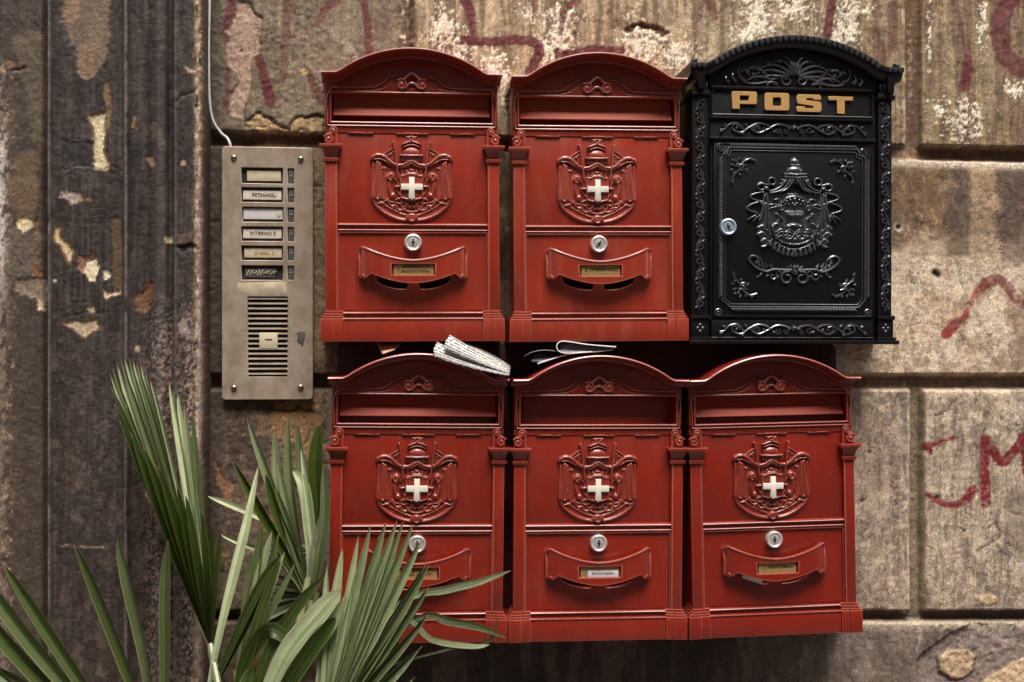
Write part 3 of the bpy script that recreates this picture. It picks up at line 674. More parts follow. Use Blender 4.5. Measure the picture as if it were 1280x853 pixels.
PIL = [(-2200, 40), (-8, 40), (-4, 44), (4, 46), (53, 46), (54.5, 35), (59.5, 34), (61, 49), (63.5, 50), (65.5, 43), (154.5, 43), (156.5, 50), (159.5, 50), (161.5, 40), (170, 36), (182, 33), (190, 37), (197, 41), (206, 38), (208.5, 28), (214, 28), (215.5, 39), (219, 38), (240, 38), (243, 42), (250, 42), (252, 36), (255, 10), (257, -6)]
def pilaster_fields(X, Y):
    p = Paint(X, Y, (54, 43, 37))
    n1 = fbm(X / 40, Y / 60, 203, 5); n2 = fbm(X / 5, Y / 24, 204, 4)
    p.mottle((34, 27, 25), 30, .46, .58, 211, .8); p.mottle((70, 58, 49), 24, .54, .64, 212, .6, .5); p.mottle((72, 62, 60), 14, .56, .66, 213, .45, .35); p.lay(sstep(.55, .68, fbm(X / 5, Y / 110, 219, 4)), (30, 24, 23), .6)
    low = sstep(380, 520, Y)
    p.lay(low, (58, 46, 41), .45); p.mottle((96, 80, 70), 16, .53, .64, 214, .6, region=low)
    hx = fbm(X / 3, Y / 60, 215, 3); p.lay(sstep(.56, .68, hx), (84, 76, 72), .35)
    # first band: olive and brown with lime at its edge
    b1 = sstep(60, 56, X)
    p.lay(b1, (74, 60, 50), .6); p.patch([(20, 45), (52, 40), (55, 75), (54, 178), (38, 176), (34, 110), (18, 70)], (96, 82, 64), 3, 1, .8, 0, 8)
    p.lay(b1 * np.exp(-((X + 2) / 12) ** 2) * sstep(60, 130, Y) * sstep(.38, .52, fbm(X / 5, Y / 8, 216, 5)), (150, 130, 112), .75)
    p.lay(np.exp(-((X - 2) / 7) ** 2) * sstep(140, 190, Y) * sstep(400, 300, Y) * sstep(.42, .5, fbm(X / 4, Y / 6, 217, 5)), (206, 196, 186), .85)
    p.lay(np.exp(-((X - 0) / 6) ** 2) * low, (96, 80, 68), .45)
    p.patch([(18, 195), (46, 190), (48, 270), (40, 280), (22, 278), (10, 240)], (110, 88, 64), 3, 1.2, .7, 0, 9); p.patch([(12, 284), (30, 282), (52, 300), (50, 340), (16, 350), (6, 320)], (108, 94, 84), 4, 1.2, .6, 0, 9)
    C1 = (220, 206, 178); C2 = (168, 124, 78)
    p.patch([(21, 277), (28, 272), (42, 274), (42, 284), (32, 290), (24, 284)], (208, 190, 150), 1.2, .4, .95, -.8, 4)
    p.patch([(42, 276), (50, 274), (50, 286), (46, 300), (45, 330), (54, 340), (50, 350), (40, 344), (42, 310), (44, 290)], (120, 84, 52), 1.2, .5, .8, -.5, 4)
    p.patch([(20, 350), (44, 346), (56, 352), (56, 372), (52, 388), (47, 386), (46, 374), (34, 370), (26, 368), (18, 362)], (134, 114, 98), 1.5, .6, .9, -.8, 5); p.patch([(46, 374), (53, 376), (54, 388), (48, 388)], (204, 182, 146), 1, .3, .9)
    p.patch([(8, 76), (16, 80), (20, 88), (28, 86), (18, 92), (10, 86)], (140, 104, 80), 1.5, .5, .7); p.crack([(14, 90), (24, 89), (32, 86)], 2, 1.8); p.patch([(0, 84), (6, 82), (6, 90), (0, 90)], (180, 158, 130), 1, .3, .8)
    p.mottle((176, 150, 126), 5, .62, .68, 218, .7, region=b1 * sstep(60, 110, Y) * sstep(30, 10, X))
    # second band: big peeled sheets
    p.patch([(78, -12), (134, -12), (138, 30), (136, 58), (130, 75), (124, 84), (116, 96), (104, 98), (98, 94), (99, 82), (92, 66), (82, 34), (76, 20)], (116, 97, 80), 2, .7, .95, -.8, 6, (70, 54, 42))
    p.patch([(84, -8), (100, -8), (98, 30), (88, 34), (80, 20)], (146, 118, 96), 3, .8, .6, 0, 8); p.patch([(100, 58), (122, 50), (128, 60), (120, 64), (104, 68)], (150, 124, 98), 3, .8, .6)
    p.patch([(98, 68), (114, 66), (116, 92), (104, 98), (99, 92)], (136, 104, 82), 1.5, .5, .8, 0, 4); p.patch([(112, 66), (118, 66), (118, 84), (113, 86)], (134, 108, 76), 1.2, .4, .8)
    p.patch([(110, 146), (126, 140), (131, 142), (132, 160), (128, 185), (131, 196), (136, 205), (134, 212), (118, 210), (116, 185), (117, 160), (112, 152)], (212, 196, 158), 1.0, .3, 1.0, -1.2, 3, (120, 86, 54))
    p.patch([(131, 100), (139, 108), (141, 132), (138, 158), (134, 166), (132, 138), (129, 118)], (128, 98, 66), 1.5, .4, .8, -.5, 4)
    p.patch([(68, 56), (94, 52), (96, 72), (84, 82), (70, 76)], (44, 38, 40), 2, .5, .7); p.patch([(80, 176), (116, 176), (114, 208), (80, 208)], (42, 36, 38), 1, .3, .8, -.6, 2)
    p.crack([(78, 209), (120, 209), (158, 212)], 1.3, 1.0, (30, 24, 24)); p.crack([(76, 177), (96, 173), (114, 178)], .6, .8, (120, 108, 96), .6)
    p.patch([(76, 240), (90, 240), (102, 244), (100, 252), (90, 257), (82, 250), (74, 246)], (176, 158, 146), 1.5, .7, .85, -.5, 8); p.patch([(98, 248), (114, 248), (114, 251), (98, 251)], (150, 112, 66), 1, .3, .7)
    p.patch([(70, 284), (76, 286), (74, 296), (84, 304), (91, 314), (86, 330), (82, 320), (76, 308), (68, 300)], (204, 178, 142), 1.0, .3, .95, -1, 3.5, (120, 90, 60))
    p.patch([(98, 320), (106, 320), (118, 316), (117, 324), (110, 330), (104, 342), (98, 334)], (150, 104, 80), 1.2, .4, .9, -.8, 4); p.patch([(108, 322), (120, 322), (123, 334), (118, 350), (112, 351), (105, 338)], (214, 196, 162), 1, .3, 1, -1.2, 3.5)
    p.patch([(128, 338), (134, 336), (138, 346), (136, 350), (129, 348)], C1, 1, .3, 1, -1, 3); p.patch([(130, 362), (136, 366), (150, 364), (150, 369), (138, 370), (134, 374), (130, 370)], (206, 182, 144), 1, .3, .9, -.8, 3)
    p.patch([(140, 273), (152, 273), (153, 362), (142, 362), (139, 330)], (98, 74, 50), 1.5, .4, .8, -.4, 4); p.patch([(108, 384), (117, 383), (118, 390), (110, 392)], (214, 196, 160), 1, .3, .9, -.8, 3)
    p.patch([(82, 404), (92, 398), (106, 402), (120, 400), (123, 410), (114, 416), (107, 422), (98, 412)], (188, 164, 134), 1.2, .5, .95, -1, 5, (110, 80, 56)); p.crack([(84, 391), (106, 392), (140, 391)], 1, 1, (26, 22, 22))
    p.patch([(64, 350), (69, 350), (67, 357)], (200, 190, 180), .8, .3, .9); p.crack([(78, 684), (104, 683), (129, 685)], -.5, .9, (150, 130, 116), .8)
    # cove, roll and outer band
    p.patch([(164, 146), (168, 144), (168, 160), (164, 158)], (150, 112, 76), 1, .3, .8); p.patch([(188, 150), (200, 158), (204, 180), (200, 192), (194, 178), (188, 172)], (104, 88, 70), 2, .8, .7)
    p.patch([(180, 195), (190, 194), (194, 206), (186, 208)], (156, 122, 104), 1.5, .4, .8, -.5, 3); p.patch([(225, 198), (230, 200), (230, 206), (224, 206)], (190, 156, 134), 1, .3, .8, 0, 2)
    p.patch([(230, 81), (236, 86), (246, 90), (244, 92), (234, 90)], (214, 190, 168), 1, .2, .9, .4, 2); p.patch([(204, 296), (212, 296), (214, 302), (206, 304)], (204, 186, 152), 1, .3, .9, -.5, 3)
    p.patch([(166, 370), (178, 362), (190, 350), (188, 372), (186, 384), (178, 390), (168, 386)], (124, 86, 60), 1.5, .5, .85, -.8, 5, (90, 60, 40)); p.patch([(222, 402), (230, 396), (238, 416), (224, 418)], (150, 132, 126), 1.5, .4, .8, 0, 3)
    p.patch([(218, 292), (238, 290), (236, 304), (220, 304)], (104, 84, 70), 2, .6, .7); p.patch([(218, 306), (246, 306), (246, 312), (226, 314)], (20, 16, 18), 1.5, .5, .8, -1.5, 5); p.patch([(180, 596), (188, 600), (192, 626), (186, 632), (182, 620)], (190, 160, 140), 1, .5, .8, -.5, 4)
    p.patch([(190, 690), (212, 664), (214, 690), (200, 700)], (40, 30, 26), 2, .6, .7, -1.5, 5); p.patch([(168, 430), (174, 432), (172, 442), (166, 438)], (200, 172, 150), 1, .3, .8)
    p.crack([(218, 124), (226, 118), (236, 116), (244, 110)], 1.5, 1.3, (24, 20, 20))
    rim = np.exp(-((X - 247) / 5) ** 2)  # lit outer rim painted in pale, with flaked patches over it
    p.lay(rim * sstep(.35, .5, n2 + .08), (156, 128, 104), .85); p.lay(rim * sstep(.55, .62, fbm(X / 3, Y / 5, 221, 4)), (216, 196, 170), .7); p.lay(rim * sstep(180, 240, Y) * np.exp(-((X - 250) / 2.5) ** 2), (128, 112, 112), .8)
    p.lay(sstep(251, 254, X), (60, 48, 42), .8)
    grit = np.exp(-((X - 200) / 16) ** 2) + np.exp(-((X - 238) / 12) ** 2)
    p.lay(grit * sstep(340, 430, Y) * sstep(.5, .58, fbm(X / 2.4, Y / 3, 222, 4)), (172, 146, 132), .75)
    for cx in (62, 158): p.lay(np.exp(-((X - cx) / 1.9) ** 2) * sstep(.3, .45, n2), (122, 112, 110), .75)  # light catching the two arrises, painted as pale lines
    p.lay(np.exp(-((X - 218) / 1.5) ** 2), (90, 82, 82), .6); p.lay(np.exp(-((X - 196) / 7) ** 2), (84, 76, 76), .45)
    
    p.H += np.interp(X, [a for a, b in PIL], [b for a, b in PIL])
    p.H += (n1 - .5) * 2 + (fbm(X / 12, Y / 20, 224, 6, .62) - .5) * 1.9 + (fbm(X / 3.5, Y / 3.5, 225, 3) - .5) * .9
    p.G[:] = 0.02 + 0.30 * low + .12 * b1
    return p

def world_grid(x0, x1, z0, z1, step):
    xs = np.linspace(x0, x1, max(2, int(round((x1 - x0) / step)) + 1)); zs = np.linspace(z0, z1, max(2, int(round((z1 - z0) / step)) + 1))
    return np.meshgrid(xs, zs)
def to_photo(X, Z, y):
    """which design coordinate a place on the plane at depth y carries"""
    dx = X - CAM.x; dy = y - CAM.y; dz = Z - CAM.z; dep = dx * fwd.x + dy * fwd.y
    return 640 + FPX * (dx * rgt.x + dy * rgt.y) / dep, 426.5 - FPX * dz / dep
HU = U * 1.03
def wall_tile(name, x0, x1, z0, z1, step, parent, fields, y, mat, label=None):
    X, Z = world_grid(x0, x1, z0, z1, step); px, py = to_photo(X, Z, y); p = fields(px, py)
    base = y if fields is wall_fields else 0.0
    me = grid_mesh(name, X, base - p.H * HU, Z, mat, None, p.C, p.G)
    o = link(name, me, mat, parent)
    if label: o['label'] = label
    return o

def wx(px, y=0.0): return P(px, 426.5, y).x
def wz(py, px=640, y=0.0): return P(px, py, y).z
def build_wall():
    wall = empty('stone_wall', (0, 0, 0), 'weathered plastered stone wall of large blocks with red graffiti, behind the mailboxes', 'wall')
    PY = -44 * HU
    zA = wz(180, 700); zB = wz(478, 1150); zC = wz(771, 1150); zt = wz(-110); zb = wz(985); zt2 = 2.6
    x0 = wx(250); xr = wx(1420); f = 2.0 * U
    cols = {'A': [x0, wx(508), wx(1142), xr], 'B': [x0, xr], 'C': [x0, wx(1147), xr], 'D': [x0, wx(640), xr]}
    lab = {('A', 0): 'upper left block with peeling pink patch', ('A', 1): 'flaking khaki block above the mailboxes', ('A', 2): 'streaked upper right block', ('C', 1): 'block with red graffiti letters',
           ('B', 0): 'long block behind the mailboxes with red zigzag at its right end', ('D', 1): 'broken lower right block with exposed rubble'}
    for key, (za, zb_) in {'A': (zt, zA), 'B': (zA, zB), 'C': (zB, zC), 'D': (zC, zb)}.items():
        c = cols[key]
        for i in range(len(c) - 1):
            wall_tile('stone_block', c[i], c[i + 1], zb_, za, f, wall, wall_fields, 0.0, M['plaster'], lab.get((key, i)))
    for a, b, c_, d in ((xr, 3.4, 0.0, zt2), (x0, xr, zt, zt2), (x0, xr, 0.0, zb)):
        wall_tile('stone_block', a, b, c_, d, 0.008, wall, wall_fields, 0.0, M['plaster'])
    pil = empty('plaster_pilaster', (wx(120, PY), 0, 0), 'dark sooty moulded plaster pilaster with peeling cream patches at the left edge', 'pilaster')
    ob = wall_tile('moulding', wx(-110, PY), wx(257, PY), zb, zt, 1.7 * U, pil, pilaster_fields, PY, M['black_plaster'])
    ob.location = -pil.location
    for a, b, c_, d in ((-2.6, wx(-110, PY), 0.0, zt2), (wx(-110, PY), wx(257, PY), zt, zt2), (wx(-110, PY), wx(257, PY), 0.0, zb)):
        o = wall_tile('moulding', a, b, c_, d, 0.006, pil, pilaster_fields, PY, M['black_plaster']); o.location = -pil.location
    g = MB(); g.add([(-40, -40, 0), (40, -40, 0), (40, 0.3, 0), (-40, 0.3, 0)], [(0, 1, 2, 3)])
    o = link('ground', g.mesh('ground', M['ground'], k=1.0), M['ground']); tag(o, 'grey stone street at the foot of the wall', None, None, 'structure')
build_wall()
def house_across():  # unseen house, added to block low sky so light falls from above
    root = empty('added_house_front', (0, -5.6, 0), 'unseen plastered house front added across the street to block low sky light', 'house')
    m = MB(); wins = [(x, z) for x in (-9, -6, -3, 0, 3, 6, 9) for z in (1.0, 4.2)]
    xs = [-14] + [v for x in (-9, -6, -3, 0, 3, 6, 9) for v in (x - .55, x + .55)] + [14]; zs = [0, 1.0, 2.8, 4.2, 6.0, 7.6]
    for i in range(len(xs) - 1):
        for j in range(5):
            if i % 2 == 1 and j in (1, 3): continue
            m.add([(xs[i], 0, zs[j]), (xs[i + 1], 0, zs[j]), (xs[i + 1], 0, zs[j + 1]), (xs[i], 0, zs[j + 1])], [(0, 3, 2, 1)])
    link('wall', m.mesh('wall', M['house'], k=1.0), M['house'], root)
    f = MB(); f.add([(-.55, 0, 0), (.55, 0, 0), (.55, -.2, 0), (-.55, -.2, 0), (-.55, 0, 1.8), (.55, 0, 1.8), (.55, -.2, 1.8), (-.55, -.2, 1.8)], [(0, 1, 2, 3), (4, 7, 6, 5), (0, 3, 7, 4), (1, 5, 6, 2)])
    g = MB(); g.add([(-.55, -.18, 0), (.55, -.18, 0), (.55, -.18, 1.8), (-.55, -.18, 1.8)], [(0, 3, 2, 1)])
    fm = f.mesh('window', M['house'], k=1.0); gm = g.mesh('pane', M['smoke'], k=1.0)
    for x, z in wins:
        o = link('window', fm, None, root, (x, 0, z)); link('pane', gm, None, o)
    c = MB(); c.add([(a, b, z) for z in (7.6, 7.9) for a, b in ((-14, .25), (14, .25), (14, -6), (-14, -6))], [(0, 1, 5, 4), (4, 5, 6, 7), (3, 2, 1, 0), (1, 2, 6, 5), (2, 3, 7, 6), (3, 0, 4, 7)])
    link('roof', c.mesh('roof', M['pot'], k=1.0), M['pot'], root)
house_across()

# ------------------------------------------------------------------ the red mailbox, in design units: x from its middle, z from its foot
def mirror(path): return [(-x, z) for x, z in reversed(path)]
def arch(hw, z0, z1, n=28):
    """segment arch from (-hw, z0) over (0, z1) to (hw, z0)"""
    s = z1 - z0; R = (hw * hw + s * s) / (2 * s); a = math.asin(hw / R)
    return [(R * math.sin(t), z1 - R + R * math.cos(t)) for t in [-a + 2 * a * i / n for i in range(n + 1)]]

def red_body():
    m = MB()
    m.prism([(-106, 4), (106, 4), (106, 326), (92, 330)] + arch(92, 332, 358)[::-1] + [(-92, 330), (-106, 326)], -52, -1, 1.5)
    m.box(-107, -93, -69, -50, 6, 262, .8); m.box(94, 107, -69, -50, 6, 262, .8); m.box(-93, 94, -69, -50, 6, 40, .8); m.box(-93, 94, -69, -50, 137, 262, .8); return m
def red_roof():
    path = [(-112, 333.5)] + [(-94, 333.8)] + arch(89, 336, 364.5, 36) + [(94, 333.8), (112, 333.5)]
    prof = [(-9, -2), (0, -2), (0, -93), (-.5, -96), (-1.8, -97), (-3.1, -96), (-3.5, -94), (-3.8, -92), (-4.6, -76), (-6.5, -71), (-10, -70), (-10, -2)]
    return MB().sweep(path, prof)
def red_tympanum():
    m = MB()
    m.prism([(-108, 311), (108, 311), (108, 325), (95, 325)] + arch(92, 326, 356)[::-1] + [(-95, 325), (-108, 325)], -71, -55, .8)
    m.box(-108, -100.5, -71, -30, 268, 311, .8); m.box(101.5, 108, -71, -30, 268, 311, .8); m.box(-108, 108, -71, -45, 262, 275, .8)
    return m
def red_slot_frame():
    m = MB()
    m.bead([(-101.5, 274.5), (102, 274.5), (102, 312.5), (-101.5, 312.5)], 1.7, -70.5, True, 3.2)
    m.bead([(-105.5, 270.5), (106, 270.5)], 1.3, -70.8, False, 2.4)
    side = [(-105, 270), (-105, 288), (-106.5, 294), (-105.5, 306), (-102.5, 314), (-98, 318)]
    cur = [(-98, 318), (-70, 318.4), (-52, 318.6), (-44, 320), (-36, 325), (-27, 332), (-16, 333.5), (-9, 329.5)]
    for pl in (bez(side, 4), bez(cur, 6)):
        m.bead(pl, 1.2, -70.8, False, 3.6); m.bead(mirror(pl), 1.2, -70.8, False, 3.6)
    low = [(-96, 314.6), (-50, 315), (-34, 318), (-25, 324)]
    m.bead(bez(low, 5), .7, -70.8, False, 1.2); m.bead(mirror(bez(low, 5)), .7, -70.8, False, 1.2)
    for s in (-1, 1):
        q = spiral(s * 13, 322.5, 7.2, 2.2, 130 if s < 0 else 50, (130 - 500) if s < 0 else (50 + 500), 26)
        m.strand(q, 1.7, -74.5, 1.2, 7); m.dome(s * 13, 322.5, 6.0, 6.0, -70.5, 5.5)
    m.tube([(x, -75.5, z) for x, z in bez([(-10, 328), (-5, 333), (0, 336), (5, 333), (10, 328)], 4)], 1.9, 8)
    m.tube([(x, -74, z) for x, z in bez([(-8, 318), (-4, 323), (0, 324.5), (4, 323), (8, 318)], 4)], 1.6, 8)
    m.box(-7, 7, -72, -70, 315, 319, .8)
    return m
def red_flap():
    m = MB(); prof = [(312, -56), (303, -57.5), (297, -59), (294.5, -60.5), (286, -67), (284.6, -67.5), (284, -66), (284.2, -60), (300, -50), (312, -48), (312, -56)]
    vs = [(x, y, z) for x in (-98, 98.5) for z, y in prof]; n = len(prof)
    m.add(vs, [(i, i + 1, n + i + 1, n + i) for i in range(n - 1)]); return m
def red_mouth():
    m = MB(); m.box(-101, 102, -32, -28, 262, 318, 0); return m
def red_pilaster(s):
    m = MB(); a, b = (-108.5, -94) if s < 0 else (95.5, 109.5)
    m.box(a, b, -74.5, -60, 39, 228, 1.2)
    e = b if s < 0 else a
    m.bead([(e, 39), (e, 228)], .9, -73.8, False, 1.7)
    return m
def red_capital(s):
    m = MB(); c = -101.3 if s < 0 else 102.5
    def blk(w_, yf, z0, z1, b=1): m.box(c - w_, c + w_, yf, -62, z0, z1, b)
    blk(9.6, -77.5, 225, 229.5, 1.3); blk(7.6, -75, 229, 233, .6)
    vs = []                                                        # flared neck
    for hw, y, z in ((8, -75.5, 232), (8.6, -77, 236), (10.6, -80.5, 240.5), (12.2, -82.5, 242.5)):
        vs += [(c - hw, -62, z), (c - hw, y, z), (c + hw, y, z), (c + hw, -62, z)]
    m.add(vs, [(4 * k + i, 4 * k + (i + 1) % 4, 4 * k + 4 + (i + 1) % 4, 4 * k + 4 + i) for k in range(3) for i in range(4)])
    blk(13.6, -84.5, 242.3, 246, 1.4)
    i_ = 1 if s < 0 else -1                                        # the inner, taller scroll points to the door
    m.prism([(c - i_ * 7.5, 246), (c + i_ * 8, 246), (c + i_ * 8, 265)] + [(c + i_ * (3 + 5 * math.cos(t)), 265 + 5 * math.sin(t)) for t in (0.3, .8, 1.3, 1.8, 2.4, 2.9)] + [(c - i_ * 2.4, 258), (c - i_ * 7.5, 257)], -73.5, -66, 1)
    m.strand(spiral(c + i_ * 3, 263.5, 4.8, 1.8, 20 if i_ > 0 else 160, 20 + 380 if i_ > 0 else 160 - 380, 20), 1.3, -74.5, .8)
    m.dome(c + i_ * 3, 263.5, 3.8, 3.8, -73, 2.8); m.strand([(c + i_ * 7.6, 246), (c + i_ * 7.6, 265)], 1.0, -74)
    m.strand(spiral(c - i_ * 2.6, 252.8, 6.2, 2.4, 150 if i_ > 0 else 30, 150 - 420 if i_ > 0 else 30 + 420, 22), 1.4, -75.5, 1.0)
    m.dome(c - i_ * 2.6, 252.8, 4.8, 4.8, -73, 3.8); m.strand(bez([(c - i_ * 6.5, 257.5), (c - i_ * 2, 260.5), (c + i_ * 1, 259)], 4), 1.2, -75, .9)
    return m
def red_panel():
    m = MB(); m.box(-95, 96, -69.5, -60, 140, 263, .5)
    m.bead([(-94, 146.6), (95.5, 146.6)], 1.9, -69, False, 5.2)
    m.box(-97, 98, -70.5, -62, 138.5, 143.2, 1)
    for s, pts in ((1, [(-80, 268), (-70, 264.5), (-62, 264), (-56, 261), (-49, 262.5), (-48, 268)]), (1, [(-20, 268), (-19, 262), (-12, 261), (-8, 264), (0, 262.5), (8, 264), (12, 261), (20, 262), (21, 268)]), (1, [(48, 268), (49, 262.5), (56, 261), (62, 264), (70, 264.5), (80, 268)])):
        m.prism([(x, min(z, 262.4) - 1.0) for x, z in pts], -72.2, -68, 1.4)
    return m
def red_door():
    h = HF(-92.5, 94, 39.5, 138, .85); h.mir = False; h.H[:] = 0.0
    lf = [(-45, 86), (-30, 84), (-9, 82), (-6.5, 79), (-6.5, 70), (-8.5, 67)] + bez([(-10, 66.6), (-24, 68), (-36, 71.5), (-44, 76)], 5)
    for q in (lf, [(-x + 2, z) for x, z in lf][::-1]):
        sd = poly_sd(h.X, h.Z, q); h.H = np.where(sd > -1.0, -13 * sstep(-1, .6, sd), h.H)
    h.H += (fbm(h.X / 30, h.Z / 30, 5, 3) - .5) * .5
    return h.mesh('door panel', M['red_deep'], -69.5, cutoff=-9)
def red_door_frame():
    m = MB()
    m.bead([(-92.5, 38.5), (-92.5, 137), (94, 137), (94, 38.5)][::-1], 1.3, -70, False, 2.2)
    m.bead([(-98, 38), (-98, 140), (99.2, 140), (99.2, 38)][::-1], 1.5, -70, False, 3.4)
    m.box(-98, -92.4, -70.3, -60, 38, 140, 0); m.box(93.9, 99, -70.3, -60, 38, 140, 0); m.box(-92.4, 93.9, -70.3, -60, 137.5, 140, 0)
    return m
def red_plinth():
    m = MB()
    m.box(-86, 87.5, -76.5, -2, 0, 29, 1.2); m.bead([(-87, 28.6), (88, 28.6)], 1.3, -75.6, False, 2.2)
    m.box(-99, 100, -71.5, -60, 28, 34.5, .5); m.bead([(-98, 35.8), (99, 35.8)], 1.6, -70, False, 4.6)
    for a, b, yf in ((-115, -98.4, -80.5), (-98.2, -86.4, -78.6), (88, 99.6, -78.6), (99.8, 115.4, -80.5)):
        m.box(a, b, yf, -2, 0, 29, 1.5)
        o1 = a < -100 or b > 110
        for k, (z0, z1, dx) in enumerate(((29, 32, 1.8), (32, 35.2, 3.6), (35.2, 38.8, 5.4))):
            aa = a + (dx if a < -100 else 0); bb = b - (dx if b > 110 else 0)
            m.box(aa, bb, yf + .3 + dx * .45, -40, z0, z1, 1.3)
    return m
def red_handle():
    xs = [-66.5, -66, -64.5, -62, -58, -52, -45, -36, -27, -18, -9, 0, 9, 18, 28, 37, 46, 53, 59, 63, 65.5, 67, 67.5]
    V = []; F = []; T = 5.5
    def top(x):
        t = abs(x - .5) / 62; return 101.2 + 17 * min(t, 1) ** 1.75 - (max(0, abs(x - .5) - 62) ** 2) * .16
    def bot(x):
        a = abs(x - .5); return 72.5 + 15 * (a / 58) ** 1.8 if a < 57 else 80.0
    def yf(x):
        t = min(abs(x - .5) / 67, 1); return -71 - 11 * (1 - t ** 10) ** .5 - 6 * (1 - t * t)
    R = 6
    for x in xs:
        zt, zb = top(x), bot(x)
        if -28 < x < 29: zs = [zb, zb + (82 - zb) * .5, 82, 89.5, 97, zt]
        else: zs = [zb + (zt - zb) * k / 5 for k in range(6)]
        for z in zs: V.append((x, yf(x), z))
    n = len(xs); V2 = [(x if abs(x) < 60 else x * .93, y + T + 2, z) for x, y, z in V]
    allv = V + V2; N = len(V); cells = {}
    for i in range(n - 1):
        for j in range(R - 1):
            if xs[i] >= -27 and xs[i + 1] <= 28 and j in (2, 3): continue
            cells[(i, j)] = 1
    for (i, j) in cells:
        a, b, c, d = i * R + j, (i + 1) * R + j, (i + 1) * R + j + 1, i * R + j + 1
        F.append((a, b, c, d)); F.append((a + N, d + N, c + N, b + N))
        for (di, dj, p, q) in ((-1, 0, a, d), (1, 0, b, c), (0, -1, a, b), (0, 1, d, c)):
            if (i + di, j + dj) not in cells: F.append((p, q, q + N, p + N))
    m = MB(); m.add(allv, F)
    rim = [(x, yf(x) + .6, top(x) - .4) for x in xs]
    rim = [(-66.3, -74, 82)] + [(-66.3, -76, 100)] + rim + [(67.3, -76, 100), (67.3, -74, 82)]
    m.tube(rim, 1.7, 8)
    lowr = [(x, yf(x) + .8, bot(x) + .5) for x in xs if abs(x) < 57]; m.tube(lowr, .8, 6)
    y0 = yf(0) + .6
    for pth in ([(-27, 97), (-27, 82), (28, 82), (28, 97)],): m.tube([(x, yf(x) + .3, z) for x, z in pth], .9, 6)
    for s in (-1, 1): m.dome(s * 61 + .5, 82, 4.2, 4.5, -74, 7)
    m.box(-30, 31, y0 + 4.5, y0 + 6, 79, 100, .4)
    return m
PLATE_Y = -71 - 11 - 6 + 5
def lock_parts(y, key=0.0):
    a = MB(); a.lathe(0, 0, [(11, y), (11, y - 4.5), (10.3, y - 6.2), (9, y - 6.8), (7.9, y - 6.2), (7.3, y - 5), (6.9, y - 5), (6.4, y - 5.8), (5.2, y - 6.1), (.01, y - 6.1)])
    b = MB(); k = [(math.cos(t) * 2.1, math.sin(t) * 2.1) for t in [i * math.pi / 5 for i in range(10)]]
    b.prism(k, y - 6.5, y - 6, .1); ca, sa = math.cos(key), math.sin(key)
    b.prism([(x * ca - z * sa, x * sa + z * ca) for x, z in ((-.8, -4.6), (.8, -4.6), (.9, 4.4), (-.9, 4.4))], y - 6.7, y - 6.1, .1)
    return a, b

